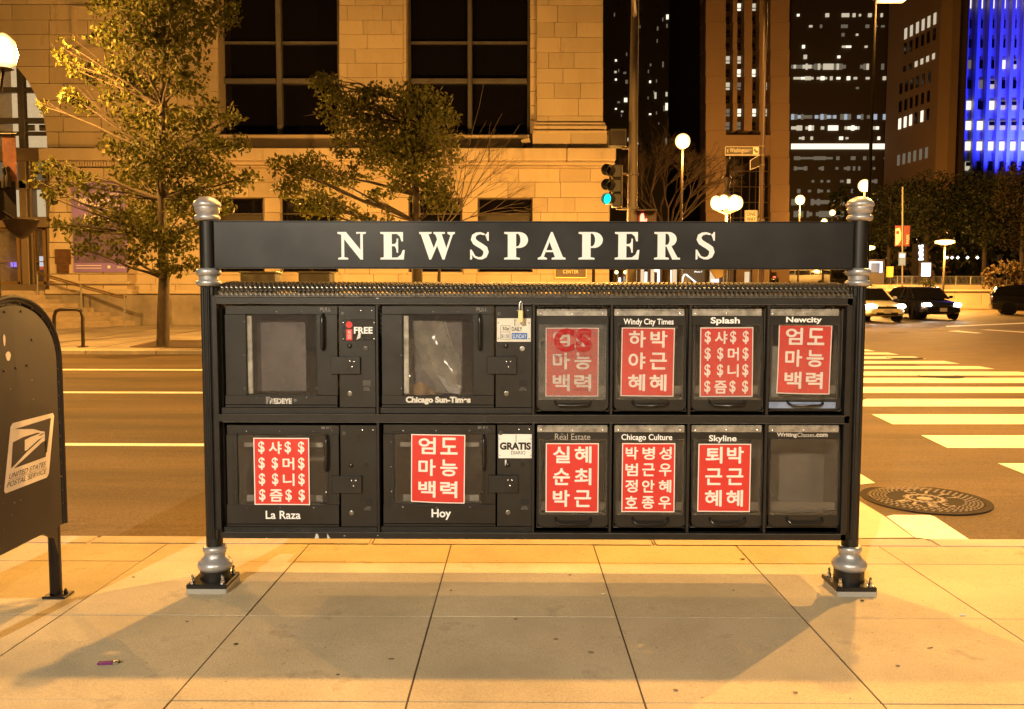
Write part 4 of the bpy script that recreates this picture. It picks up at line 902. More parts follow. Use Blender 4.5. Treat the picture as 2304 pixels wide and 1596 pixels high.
pr = mprof(); ob('side_flange', MB().tube([(XS-.004, y, z) for y, z in pr], .013, 8), MBX, mb, smooth=True)
ob('side_flange', MB().tube([(XS-.008, y, z) for y, z in mprof(.016)], .010, 8), MBX, mb, smooth=True)
pr2 = mprof(.028)
for i in list(range(3, 22, 2)): 
    y, z = pr2[i]; ob('rivet', MB().lathe([(.006, 0), (.004, .003), (0, .004)], (XS-.001, y, z), 8, axis='x'), MBX, mb)
for k in range(11):
    ob('rivet', MB().lathe([(.006, 0), (.004, .003), (0, .004)], (XS-.001, Y1m-.028, .42+.07*k), 8, axis='x'), MBX, mb)
for (y, z) in ((3.85, 1.15), (3.94, 1.155), (4.03, 1.16), (4.08, 1.28), (4.0, 1.42), (3.87, 1.42)): ob('rivet', MB().lathe([(.007, 0), (.005, .004), (0, .005)], (XS, y, z), 8, axis='x'), MBX, mb)
LEG = MBX
for y in (3.60, 4.285):
    for x in (XS-.04, XS-.58):
        g0 = gz(y); l = ob('leg', MB().tube([(x, y, ZBm+.03), (x, y, g0+.01)], .030, 14), LEG, mb, smooth=True)
        ob('foot', MB().box(x-.05, x+.07, y-.05, y+.05, g0, g0+.014), LEG, l, bevel=.004); ob('anchor_bolt', MB().lathe([(.011, .012), (.011, .03), (.004, .042)], (x+.05, y, g0), 6), LEG, l)
for (ya, yb, s) in ((3.63, 3.76, 1), (4.255, 4.13, 1)):
    ob('leg_gusset', MB().prism([(XS-.004, ya, ZBm), (XS-.004, yb, ZBm), (XS-.004, ya+(yb-ya)*.3, ZBm-.05), (XS-.004, ya, ZBm-.15)], (-.02, 0, 0)), MBX, mb)
# eagle panel on the side
PY = lambda y, z=0: 3.81+.37*y+.075*z; PZ = lambda z: .585+.315*z
def pp3(y, z, o=.0012): return (XS+o, PY(y, z), PZ(z))
CREAM = M('decal_white', (.82, .76, .74), .45, var=.08, vs=12, dirt=(.35, .31, .3), ds=40, dth=.66)
cx = [(.04, 0), (.96, .0), (1, .05), (1, .95), (.96, 1), (.04, 1), (0, .95), (0, .04)]
lab_ = ob('postal_decal', MB().prism([pp3(y, z) for y, z in cx], (-.001, 0, 0)), CREAM, mb)
DK = M('decal_dark', (.028, .024, .034), .5)
e = MB()
e.prism([pp3(.10, .905, .002), pp3(.92, .93, .002), pp3(.90, .40, .002), pp3(.86, .40, .002), pp3(.82, .62, .002), pp3(.80, .74, .002), pp3(.70, .765, .002), pp3(.52, .83, .002)], (-.0005, 0, 0))
e.prism([pp3(.08, .715, .002), pp3(.30, .75, .002), pp3(.62, .755, .002), pp3(.70, .735, .002), pp3(.46, .72, .002), pp3(.34, .70, .002), pp3(.36, .54, .002), pp3(.10, .34, .002)], (-.0005, 0, 0))
e.prism([pp3(.36, .54, .002), pp3(.40, .53, .002), pp3(.78, .665, .002), pp3(.66, .64, .002), pp3(.40, .50, .002), pp3(.10, .335, .002)], (-.0005, 0, 0))
e.prism([pp3(.16, .325, .002), pp3(.88, .335, .002), pp3(.86, .60, .002), pp3(.76, .585, .002)], (-.0005, 0, 0))
e.prism([pp3(.64, .70, .002), pp3(.74, .72, .002), pp3(.80, .715, .002), pp3(.70, .695, .002)], (-.0005, 0, 0))
ob('eagle_emblem', e, DK, lab_)
m = MB()
for body, z0, z1, y0, y1 in (('UNITED STATES', .19, .265, .07, .90), ('POSTAL SERVICE', .075, .15, .04, .93)):
    g = text_geo(body, .0, 1.0, .25); put_flat(m, g, lambda x, y: (XS+.0022, PY(y0+(y1-y0)*x, z0+(z1-z0)*y), PZ(z0+(z1-z0)*y)))
for a, b in ((.168, .172),): m.prism([pp3(.06, a, .002), pp3(.92, a, .002), pp3(.92, b, .002), pp3(.06, b, .002)], (-.0005, 0, 0))
ob('lettering', m, DK, lab_)
for (y, z, ry, rz_) in ((3.86, 1.29, .008, .028), (3.885, 1.215, .019, .022)):
    P = [(XS+.001, y+ry*math.cos(a)*(1+.15*math.sin(3*a)), z+rz_*math.sin(a)) for a in [k*math.pi/6 for k in range(12)]]; ob('paint_chip', MB().prism(P, (-.0005, 0, 0)), CREAM, side)
for k in range(16):
    r_ = random.uniform(.0015, .004); y = random.uniform(3.6, 4.15); z = random.uniform(.4, 1.25); ob('paint_chip', MB().box(XS, XS+.0008, y-r_, y+r_, z-r_*.7, z+r_*.7), M('scratch_grey', (.22, .2, .2), .5), side)

# ================================================================== LITTER ON THE PAVEMENT
c = gnear(244, 1495); t = thing('lighter', 'purple plastic lighter lying on the pavement in front of the rack', 'lighter', c); L_ = Vector((.085, .014, S_NEAR*.014)); d_ = L_.normalized(); n_ = Vector((-d_.y, d_.x, 0))
ob('barrel', MB().obox(c+Vector((0, 0, .007))-d_*.012, d_*.031, n_*.011, (0, 0, .0055)), M('purple_plastic', (.16, .02, .15), .15, coat=.5), t, bevel=.003, segs=2)
ob('metal_head', MB().obox(c+Vector((0, 0, .007))+d_*.030, d_*.011, n_*.010, (0, 0, .0055)), CHROME, t, bevel=.002); ob('wheel', MB().lathe([(.005, -.004), (.005, .004)], c+d_*.041+Vector((0, 0, .009)), 10), M('flint_dark', (.02, .02, .02), .4), t)
LEAF = M('dry_leaf', (.22, .13, .05), .7)
def scrap(u, v, label, name, cat, size, mat, kind='flake'):
    c = gnear(u, v, .001); t = None; rr = random.Random(int(u*7+v)); pts = [(c.x+size*math.cos(a)*rr.uniform(.55, 1), c.y+size*.6*math.sin(a)*rr.uniform(.55, 1), c.z+.002) for a in [k*math.pi/4 for k in range(8)]]
    o = ob(name, MB().prism(pts, (0, 0, .0025)), mat); o['label'] = label; o['category'] = cat; return o
scrap(1671, 1259, 'curled brown leaf on the paving joint near the right post', 'fallen_leaf', 'leaf', .018, LEAF)
scrap(1357, 1338, 'small white paper scrap beside the joint right of centre', 'paper_scrap', 'paper scrap', .012, M('tag_white'))
scrap(531, 1451, 'black gum spot on the slab in front of the left post', 'gum_spot', 'chewing gum', .014, INKB)
scrap(1939, 1353, 'black gum spot beside the foot of the right post', 'gum_spot', 'chewing gum', .014, INKB)
scrap(1282, 1295, 'tiny dark leaf on the bright strip under the rack', 'fallen_leaf', 'leaf', .008, M('dark_leaf', (.06, .04, .02), .8))
scrap(1015, 1330, 'small brown leaf beside the joint left of centre', 'fallen_leaf', 'leaf', .010, LEAF)
scrap(1410, 1286, 'pale curled scrap on the bright strip under the rack', 'paper_scrap', 'paper scrap', .007, M('tag_white'))
c = gnear(2166, 1386, .004); t = ob('cigarette_butt', MB().tube([c-Vector((.014, 0, 0)), c+Vector((.014, 0, 0))], .004, 8), M('tag_white')); t['label'] = 'white cigarette butt on the joint right of the rack'; t['category'] = 'cigarette butt'
c = gnear(2092, 1459, .002); t = ob('twig', MB().tube([c-Vector((.012, .003, 0)), c+Vector((0, -.005, .002)), c+Vector((.014, .003, 0))], .0018, 5), M('dark_leaf')); t['label'] = 'tiny curled twig on the slab at the lower right'; t['category'] = 'twig'
for (u, v, s, lb) in ((880, 1485, .016, 'brownish gum spot in the shade left of the middle joint'), (1160, 1395, .012, 'gum spot in the shade in the middle of the central slab'), (1250, 1440, .013, 'gum spot in the shade, just left of the joint right of centre'), (1330, 1470, .018, 'largest brown gum spot, in the shade right of centre'), (1650, 1330, .009, 'faint gum spot at the far edge of the shade near the right post'),
        (760, 1520, .011, 'gum spot at the near edge of the shade, left of centre'), (420, 1400, .012, 'gum spot just in front of the left post'), (1520, 1555, .014, 'gum spot on the lit paving right of centre at the bottom'), (2020, 1500, .011, 'gum spot on the lit paving in front of the right post'), (1790, 1560, .012, 'gum spot near the bottom edge left of the slanting right joint'), (300, 1300, .010, 'gum spot between the mailbox leg and the left post')):
    scrap(u, v, lb, 'gum_spot', 'chewing gum', s, M('old_gum', (.17, .135, .09), .7))['group'] = 'old gum spots on the paving'
rr = random.Random(31); m = MB()
for _ in range(420):
    x = rr.uniform(-3.2, 3.4); y = rr.uniform(2.6, 5.2); s = rr.uniform(.0015, .005); z = gz(y)
    P = [(x+s*math.cos(a), y+s*math.sin(a)*.8, z+.0006) for a in [k*math.pi/3+rr.random() for k in range(6)]]; m.add(P, [tuple(range(6))])
t = ob('grit', m, M('grit_dark', (.12, .085, .055), .9), kind='stuff'); t['label'] = 'dark grit and specks scattered over the paving slabs'; t['category'] = 'grit'

# ================================================================== TREES
BARK = M('bark', (.06, .042, .028), .85, var=.35, vs=9, bump=.5, bs=35, stretch=(1, 1, .35))
def leaf_cloud(mb, clumps, rr, size, dens, holes=.0):
    for (c, r) in clumps:
        n = int(dens*r*r)
        for _ in range(n):
            d = Vector((rr.gauss(0, 1), rr.gauss(0, 1), rr.gauss(0, 1))).normalized()*(r*rr.random()**.45)
            d.z *= .72; p = c+d
            if noise.noise(p*2.6) < -.20 and rr.random() < .85: continue
            s = size*rr.uniform(.6, 1.25); a = Vector((rr.gauss(0, 1), rr.gauss(0, 1), rr.gauss(0, .6))).normalized(); b = a.orthogonal().normalized(); b.rotate(Matrix.Rotation(rr.uniform(0, 6.28), 3, a)); q = a.cross(b)
            mb.add([p, p+b*s*.5+q*s*.33+a*s*.1, p+b*s*1.05+q*s*.12, p+b*s*1.25, p+b*s*.9-q*s*.2, p+b*s*.45-q*s*.36+a*s*.08], [(0, 1, 2, 3), (0, 3, 4, 5)])
def limb(mb, a, b, r0, r1, rr, wob=.12, n=5):
    P = []; L = (b-a).length
    for i in range(n+1):
        t = i/n; P.append(a.lerp(b, t)+Vector((rr.uniform(-1, 1), rr.uniform(-1, 1), rr.uniform(-.5, 1)))*wob*L*.25*math.sin(math.pi*t))
    mb.tube(P, [r0+(r1-r0)*i/n for i in range(n+1)], 7); return P
def tree(name, label, base, trunk, clumps, Y, leaf, size, dens, seed, r0=.14, twigs=3, group=None, spread=1.0):
    rr = random.Random(seed); t = thing(name, label, 'tree', base, group)
    tp = [base]+[at(u, v, Y+dy) for u, v, dy in trunk]; n = len(tp)
    P = [p+Vector((rr.uniform(-.02, .02), 0, 0)) for p in tp]
    tk = ob('trunk', MB().tube(P, [r0*(1-.8*i/(n-1))+.015 for i in range(n)], 12), BARK, t, smooth=True)
    C = [(at(u, v, Y+rr.uniform(-1, 1)*spread), r*1.13*Y/F_PX) for u, v, r in clumps]
    bm_ = MB()
    for (c, r) in C:
        cand = [p for p in P[1:] if p.z < c.z+.1] or [P[1]]
        src = min(cand, key=lambda p: (p-c).length+.35*abs(p.z-(c.z-.6*abs(c.x-p.x)-.3)))
        L = (c-src).length; pp_ = limb(bm_, src, c, min(.055, .018+.012*L), .010, rr)
        for _ in range(twigs+int(r*3)):
            q = c+Vector((rr.gauss(0, 1), rr.gauss(0, 1), rr.gauss(.1, .8)))*r*.55; limb(bm_, pp_[rr.randrange(2, 6)], q, .009, .003, rr, .2, 3)
    ob('branches', bm_, BARK, t, smooth=True)
    lm = MB(); leaf_cloud(lm, C, rr, size, dens); ob('crown', lm, leaf, t, kind='stuff')
    return t
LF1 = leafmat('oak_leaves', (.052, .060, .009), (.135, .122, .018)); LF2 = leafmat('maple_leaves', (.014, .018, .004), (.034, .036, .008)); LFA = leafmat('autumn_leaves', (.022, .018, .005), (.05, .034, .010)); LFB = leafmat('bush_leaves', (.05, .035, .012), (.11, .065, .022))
B1 = Vector((at(367, 784, 21.9).x, 21.9, fz(21.9)))
cl1 = [(95, 380, 24), (75, 405, 16), (100, 240, 18), (115, 445, 22), (530, 420, 26), (500, 460, 30), (470, 500, 30), (465, 250, 28), (330, -30, 95), (440, -20, 75), (250, 10, 50), (360, 40, 75), (445, 60, 50), (505, 30, 38), (300, 95, 62), (390, 120, 70), (225, 80, 32), (150, 100, 22), (140, 130, 20), (165, 155, 22), (200, 165, 30), (265, 160, 52), (330, 190, 55), (420, 185, 48), (485, 250, 34), (520, 268, 26), (160, 220, 26), (190, 240, 28), (240, 215, 30), (300, 260, 52), (370, 280, 62), (440, 270, 46), (470, 330, 45), (545, 325, 22), (350, 350, 66), (270, 330, 44), (420, 380, 62), (490, 390, 45), (560, 400, 26), (300, 400, 52), (150, 390, 34), (185, 420, 40), (230, 440, 34), (130, 430, 20), (120, 365, 14), (355, 450, 66), (425, 460, 50), (280, 480, 48), (215, 500, 34), (165, 515, 36), (130, 505, 18), (330, 530, 58), (400, 540, 48), (240, 550, 42), (300, 580, 36), (190, 560, 26), (380, 600, 34), (430, 590, 26), (435, 500, 36), (345, 490, 45), (460, 440, 36), (500, 330, 30)]
t1 = tree('street_tree', 'tall leafy street tree on the far pavement lit by the lamp on its left', B1, [(367, 700, 0), (368, 628, 0), (366, 540, .1), (363, 450, 0), (364, 350, -.1), (366, 240, 0), (368, 100, .1), (370, -60, 0)], cl1, 21.9, LF1, .112, 980, 11, .15, spread=.9)
tp_ = thing('tree_pit', 'soil tree pit round the trunk of the left street tree', 'tree pit', (B1.x, 22, fz(22)))
c0, c1_, c2_, c3_ = [hit(u, v, FA, FB, .008) for u, v in ((293, 782), (352, 768), (500, 768), (470, 784))]
ob('soil', MB().add([c0, c3_, c2_, c1_], [(0, 1, 2, 3)]), M('pit_soil', (.07, .045, .03), .95, var=.6, vs=6, bump=.5, bs=20), tp_)
ob('edging', MB().tube([c0, c3_, c2_, c1_, c0], .02, 4), M('pit_edge', (.12, .08, .05), .8), tp_)
B2 = Vector((at(938, 700, 22.5).x, 22.5, fz(22.5)))
cl2 = [(720, 185, 26), (745, 205, 36), (790, 225, 42), (850, 215, 36), (905, 225, 46), (960, 230, 48), (1000, 265, 34), (760, 250, 46), (820, 270, 52), (880, 275, 52), (940, 285, 58), (1000, 315, 36), (1015, 350, 30), (780, 305, 42), (850, 325, 50), (920, 345, 56), (980, 370, 52), (990, 420, 38), (960, 430, 44), (1010, 455, 26), (830, 370, 40), (770, 345, 26), (700, 375, 44), (650, 380, 38), (620, 370, 22), (740, 400, 42), (680, 430, 40), (640, 425, 26), (790, 400, 30), (735, 460, 40), (780, 480, 28), (690, 470, 26), (840, 445, 26), (880, 430, 24), (830, 500, 26), (880, 500, 18), (905, 395, 40), (860, 480, 14), (945, 330, 50), (975, 300, 40), (985, 460, 34), (870, 350, 40), (930, 380, 44), (820, 225, 30), (1030, 235, 0), (745, 176, 12)]
cl2 = [c for c in cl2 if c[2]]
t2 = tree('street_tree', 'smaller spreading street tree rising behind the middle of the sign', B2, [(937, 620, 0), (936, 540, 0), (938, 500, 0), (936, 440, 0), (930, 360, .1), (915, 280, 0), (900, 220, 0)], cl2, 22.5, LF1, .10, 1250, 23, .15, spread=.7)
bt = thing('bare_branches', 'bare leafless young tree just right of the spreading tree', 'bare tree', (at(1000, 700, 22).x, 22, fz(22)))
rr = random.Random(4); m = MB()
def fork(p, d, L, r, depth):
    q = p+d*L; mid = p.lerp(q, .5)+Vector((rr.uniform(-1, 1), rr.uniform(-1, 1), 0))*L*.07
    m.tube([p, mid, q], [r, r*.85, r*.65], 5)
    if depth == 0: return
    for _ in range(3 if rr.random() < .5 else 2):
        nd = (d+Vector((rr.uniform(-.5, .75), rr.uniform(-.5, .5), rr.uniform(-.35, .45)))).normalized(); fork(q, nd, L*rr.uniform(.6, .9), r*.62, depth-1)
bs_ = Vector((at(985, 700, 22).x, 22, fz(22)))
ob('stem', MB().tube([bs_, at(990, 520, 22)], [.05, .035], 8), BARK, bt, smooth=True)
for d in ((.35, 0, 1), (.75, .1, .8), (-.1, .1, 1), (1.0, 0, .45), (.55, -.2, .9)): fork(at(990, 520, 22), Vector(d).normalized(), .85, .020, 4)
for (u, v) in ((1130, 255), (1170, 280), (1115, 290), (1090, 180)): limb(m, at(1030, 480, 22), at(u, v, 22), .012, .003, rr, .1)
ob('branches', m, M('pale_bark', (.11, .08, .05), .8), bt, smooth=True)
# big bare tree behind the traffic lights
bt2 = thing('bare_tree', 'wide bare brown tree behind the traffic lights, beside the tan tower', 'bare tree', (at(1500, 640, 60).x, 60, fz(60)))
m = MB(); base = Vector((at(1500, 640, 60).x, 60, 0)); tr_ = MB().tube([base, at(1500, 520, 60)], [.35, .25], 10); ob('trunk', tr_, BARK, bt2, smooth=True)
rr = random.Random(9)
for k in range(9):
    a = -1.0+2.0*k/8; fork(at(1500, 530, 60), Vector((a, rr.uniform(-.3, .3), 1.0)).normalized(), 1.9, .10, 6)
ob('branches', m, M('brown_bark', (.05, .03, .017), .85), bt2)

# ================================================================== STREET FURNITURE ACROSS THE ROAD
bk = thing('bike_rack', 'dark hooped bicycle rack on the far kerb, left of the leafy tree', 'bike rack', (at(186, 782, 21.8).x, 21.8, fz(21.8)))
pts = [at(122, 784, 21.8), at(122, 712, 21.8), at(126, 700, 21.8), at(136, 696.5, 21.8), at(172, 696.5, 21.8), at(182, 700, 21.8), at(186, 712, 21.8), at(187, 783, 21.8)]
DMET = M('dark_street_metal', (.035, .024, .016), .4, metal=.3)
ob('hoop', MB().tube(pts, .045, 12), DMET, bk, smooth=True); ob('foot_flange', MB().lathe([(.13, 0), (.13, .02)], (pts[-1].x, 21.8, fz(21.8)), 16), DMET, bk); ob('foot_flange', MB().lathe([(.13, 0), (.13, .02)], (pts[0].x, 21.8, fz(21.8)), 16), DMET, bk)
# ornate lamp post at the left with banner and bowl
def lampheads(t, heads, r, strength, col=(1., .74, .36), power=0, name='globe', squash=1., pcol=SODIUM):
    g = lampglass(f'lamp_glass_{int(strength)}', 3.5)
    for i, h in enumerate(heads):
        ob(name, MB().lathe([(r*math.sin(a), -r*math.cos(a)*squash) for a in [math.pi*k/10 for k in range(11)]], h, 16), g, t, smooth=True)
Yl = 19.6; lt = thing('street_lamp', 'glowing street lamp at the left edge with banner and hanging bowl', 'street lamp', (at(-2, 800, Yl).x, Yl, rz(Yl)+.0))
a = at(-4, 790, Yl); top = at(0, 175, Yl)
ob('pole', MB().tube([Vector((a.x, Yl, rz(Yl))), Vector((a.x, Yl, top.z-1.0)), Vector((a.x, Yl, top.z))], [.12, .085, .06], 14), DMET, lt, smooth=True)
ob('pole_cap', MB().lathe([(.06, 0), (.13, .08), (.10, .2), (.17, .3), (.12, .42), (.07, .5)], (a.x, Yl, top.z-.5), 16), DMET, lt, smooth=True)
h = at(8, 118, Yl); ob('arm', MB().tube([top-Vector((0, 0, .3)), at(8, 152, Yl)], .035, 8), DMET, lt, smooth=True)
ob('lamp_glass', MB().lathe([(.10, -.34), (.24, -.26), (.30, 0), (.24, .26), (.10, .40), (0, .44)], h, 20), lampglass('lamp_glass_big', 5.), lt, smooth=True)
ob('lamp_base', MB().lathe([(.08, -.42), (.20, -.37), (.12, -.34)], h, 16), DMET, lt, smooth=True)
lamp('lamp_light', h+Vector((.15, .45, .1)), PW['far_left'], parent=lt, r=.25)
bnr = ob('banner', MB().pb(6, 306, 36, 408, Yl, Yl+.02), M('lamp_banner', (.30, .12, .08), .7, var=.6, vs=3), lt); ob('banner', MB().pb(-6, 408, 36, 496, Yl, Yl+.02), M('dark_banner', (.02, .012, .010), .7), lt)
for (u, v) in ((11, 398), (19, 396)): ob('banner_figure', MB().lathe([(.0, 0), (.07, .02), (.075, .25), (.035, .32), (.05, .40), (.045, .48), (0, .52)], at(u, v+28, Yl-.02), 10), M('dark_banner'), bnr, smooth=True)
ob('banner_arm', MB().tube([at(-6, 302, Yl), at(38, 302, Yl)], .025, 8), DMET, lt); ob('hanging_bowl', MB().lathe([(.03, -.42), (.14, -.36), (.30, -.18), (.36, -.02), (.38, 0), (.38, .02)], at(47, 497, Yl), 20), M('bowl_dark', (.03, .018, .010), .5), lt, smooth=True)
ob('bowl_bracket', MB().tube([at(-2, 470, Yl), at(40, 497, Yl), at(85, 496, Yl)], .02, 6), DMET, lt)
for (u_, Yq, lb) in ((1336, 24.5, 'added post-top lamp hidden behind the right half of the sign to light the facade'), (700, 24.0, 'added post-top lamp hidden behind the left half of the sign to light the facade')):  # unseen lamps added behind the sign to brighten the facade
    q = at(u_, 555, Yq); t = thing('street_lamp', lb, 'street lamp', (q.x, Yq, fz(Yq))); ob('pole', MB().lathe([(.16, 0), (.13, .3), (.055, .45), (.045, q.z-fz(Yq)-.25), (.09, q.z-fz(Yq)-.2)], (q.x, Yq, fz(Yq)), 14), DMET, t, smooth=True)
    ob('globe', MB().lathe([(.2*math.sin(a), -.2*math.cos(a)) for a in [math.pi*k/10 for k in range(11)]], q, 16), lampglass('lamp_glass_22', 7.), t, smooth=True); lamp('lamp_light', q+Vector((0, .32, .1)), PW['added_facade'], parent=t, r=.2)
# signal mast
Ym = 24.0; ms = thing('signal_mast', 'tall tapered metal street mast at the building corner', 'mast', (at(1421, 700, Ym).x, Ym, fz(Ym)))
MAST = M('galvanised_mast', (.13, .10, .075), .6, metal=.2, var=.15, vs=2)
pb_ = at(1420, 640, Ym); pt = at(1430, -60, Ym)
ob('shaft', MB().tube([Vector((pb_.x-.02, Ym, fz(Ym))), pb_, Vector((pt.x, Ym, 11.2))], [.17, .155, .095], 16), MAST, ms, smooth=True)
ob('lamp_arm', MB().tube([Vector((pt.x, Ym, 9.2)), Vector((pt.x-.4, Ym-2.2, 9.5)), Vector((pt.x-.9, Ym-5.2, 9.3))], .06, 8), MAST, ms, smooth=True)
def cobra(par, p, power, d=(0, -1, 0), col=SODIUM, nm='cobra_head'):
    d = Vector(d).normalized(); n = Vector((-d.y, d.x, 0))
    hd = ob(nm, MB().obox(p, d*.38, n*.16, (0, 0, .07)), MAST, par, bevel=.05, segs=2); ob('lens', MB().obox(p-Vector((0, 0, .085)), d*.22, n*.12, (0, 0, .03)), glow('sodium_lens', (1., .70, .30), 40), hd, bevel=.02)
    lamp('lamp_light', p-Vector((0, 0, .22)), power, parent=par, r=.09, col=col, spot=160, dirv=(0, 0, -1), blend=.25)
cobra(ms, Vector((pt.x-.9, Ym-5.5, 9.2)), PW['corner'])
for v in (392, 470, 505): ob('clamp', MB().lathe([(.17, -.03), (.17, .03)], at(1423, v, Ym), 16), MAST, ms)
for v in (392, 470): ob('bracket', MB().tube([at(1386, v, Ym-.02), at(1421, v, Ym-.02)], .035, 8), MAST, ms)
ts = thing('traffic_light', 'three-section traffic light showing green at the building corner', 'traffic light', at(1388, 462, Ym-.1))
VIS = M('visor_black', (.02, .016, .012), .45)
for v, lit in ((385, 0), (418, 0), (450, 1)):
    hs = ob('signal_section', MB().pb(1378, v-15, 1399, v+15.5, Ym-.25, Ym+.10), VIS, ts, bevel=.03); c = at(1377, v, Ym-.1)
    vs_ = MB(); n = 20
    P = []
    for i in range(n):
        a = 2*math.pi*i/n; P.append((math.cos(a), math.sin(a)))
    x1 = c.x; x0 = at(1361, v, Ym-.1).x; d0 = Vector((x0, Ym-.38, c.z)); d1_ = Vector((x1, Ym-.1, c.z)); ax = (d0-d1_).normalized(); n1 = Vector((0, 0, 1)); n2 = ax.cross(n1).normalized(); R_ = .155
    mbv = MB(); mbv.add([d1_+(n2*p[0]+n1*p[1])*R_ for p in P]+[d0+(n2*p[0]+n1*p[1])*R_ for p in P], [(i, (i+1) % n, n+(i+1) % n, n+i) for i in range(n)])
    ob('visor', mbv, VIS, hs, smooth=True)
    mc = MB(); cc = d1_+ax*(.20 if lit else .02); mc.add([cc+(n2*p[0]+n1*p[1])*R_*.94 for p in P], [tuple(range(n))])
    ob('lens', mc, glow('green_signal', (.0, .95, .75), 2.2) if lit else M('dark_lens', (.03, .02, .015), .2), hs)
ob('back_plate', MB().pb(1398, 372, 1401, 466, Ym-.2, Ym+.1), M('signal_back', (.10, .07, .04), .4), ts)
lamp('signal_glow', at(1352, 452, Ym-.9), 4, (.0, 1., .8), .1, parent=ts)
t = thing('traffic_light', 'black unlit signal housing high on the mast beside the cornice', 'traffic light', at(1390, 330, Ym)); ob('housing', MB().pb(1371, 288, 1412, 330, Ym-.1, Ym+.25), VIS, t, bevel=.04); ob('bracket', MB().tube([at(1400, 334, Ym), at(1421, 334, Ym)], .03, 6), MAST, t); ob('louvre', MB().pb(1376, 294, 1407, 325, Ym-.13, Ym-.1), M('dark_lens'), t)
t = thing('pedestrian_signal', 'pedestrian signal with glowing red hand right of the mast', 'pedestrian signal', at(1455, 515, Ym))
ob('housing', MB().pb(1433, 473, 1478, 518, Ym-.05, Ym+.2), M('signal_brown', (.06, .03, .02), .5), t, bevel=.02); ob('hood', MB().pb(1432, 471, 1479, 474, Ym-.3, Ym+.1), VIS, t)
hm_ = MB(); hp = [(1441, 518), (1440, 500), (1440.5, 486), (1443, 481), (1448, 480), (1450, 490), (1450.5, 495), (1455, 491), (1456, 496), (1451, 508), (1450, 518)]
hm_.prism([at(x, y, Ym-.07) for x, y in reversed(hp)], (0, .01, 0)); ob('red_hand', hm_, glow('red_hand_glow', (1., .10, .06), 9.), t)
m = MB()
for (x0, x1) in ((1459, 1464.5), (1467, 1472.5)):
    for (ya, yb) in ((484, 499), (500, 514)):
        m.pb(x0, ya, x1, ya+1, Ym-.06, Ym-.05); m.pb(x0, yb-1, x1, yb, Ym-.06, Ym-.05); m.pb(x0, ya, x0+1, yb, Ym-.06, Ym-.05); m.pb(x1-1, ya, x1, yb, Ym-.06, Ym-.05)
ob('countdown_digits', m, M('dim_digit', (.12, .08, .06), .5), t)
# street-name sign post
Yn = 20.5; sp_ = thing('sign_post', 'slim street pole carrying the street name signs', 'pole', (at(1712, 700, Yn).x, Yn, rz(Yn)))
ob('pole', MB().tube([Vector((at(1713, 600, Yn).x, Yn, rz(Yn))), at(1714, 400, Yn), at(1724, -60, Yn), at(1727, -200, Yn)], [.062, .058, .05, .045], 12), M('brown_pole', (.07, .04, .025), .45, metal=.2), sp_, smooth=True)
for v in (330, 350, 372, 496): ob('clamp', MB().lathe([(.07, -.02), (.07, .02)], at(1714.5, v, Yn), 12), MAST, sp_)
t = thing('street_name_sign', 'brown street name sign reading E Washington St on the slim pole', 'street sign', at(1670, 350, Yn))
ob('plate', MB().pb(1631.5, 330, 1709, 350, Yn-.02, Yn), M('sign_brown', (.05, .032, .02), .4), t)
m = MB(); letters_px(m, 'E', 1636, 337, 1639, 343, Yn-.024, .01); letters_px(m, 'Washington', 1642, 333.5, 1684, 346, Yn-.024, .0); letters_px(m, 'ST', 1686, 336.5, 1691, 340.5, Yn-.024, .0)
m.pb(1631.5, 330, 1709, 330.8, Yn-.023, Yn-.02); m.pb(1631.5, 348.3, 1709, 350, Yn-.023, Yn-.02); m.pb(1631.5, 330, 1632.3, 350, Yn-.023, Yn-.02)
ob('lettering', m, M('sign_letter', (.5, .44, .36), .5), t); em = ob('emblem_panel', MB().pb(1694.5, 332, 1707, 347.5, Yn-.026, Yn-.02), M('emblem_white', (.6, .5, .38), .5), t)
ob('emblem', MB().tube([at(1701+4*math.cos(k*.7), 339.5+4*math.sin(k*.7*(1.3)), Yn-.03) for k in range(10)], .008, 4), M('sign_brown'), em)
t = thing('street_name_sign', 'tilted second street name sign seen edgewise below the Washington sign', 'street sign', at(1700, 382, Yn)); ob('plate', MB().prism([at(1709, 349, Yn), at(1709, 374, Yn), at(1688, 382, Yn-.9), at(1688, 362, Yn-.9)], (.01, .01, 0)), M('sign_brown'), t); ob('plate_rim', MB().tube([at(1709, 374, Yn), at(1688, 382, Yn-.9), at(1688, 362, Yn-.9), at(1709, 349, Yn)], .012, 6), M('sign_letter'), t)
t = thing('one_way_sign', 'small white square ONE WAY sign peeking above the right end of the rack sign', 'street sign', at(1690, 512, Yn)); ob('plate', MB().pb(1676, 473.5, 1704, 512, Yn-.02, Yn), M('sign_white', (.62, .56, .46), .5), t, bevel=.002)
m = MB(); letters_px(m, 'ONE', 1680, 478, 1700, 486, Yn-.024, .015); letters_px(m, 'WAY', 1680, 489, 1700.5, 497.5, Yn-.024, .015); m.pb(1681, 502, 1700, 507, Yn-.024, Yn-.02)
for r_ in ((1677.5, 475, 1702.5, 475.8), (1677.5, 510, 1702.5, 510.8), (1677.5, 475, 1678.2, 511), (1702, 475, 1702.7, 511)): m.pb(*r_, Yn-.023, Yn-.02)
ob('lettering', m, INKB, t); ob('bracket', MB().tube([at(1704, 484, Yn), at(1714, 484, Yn)], .015, 5), MAST, t)

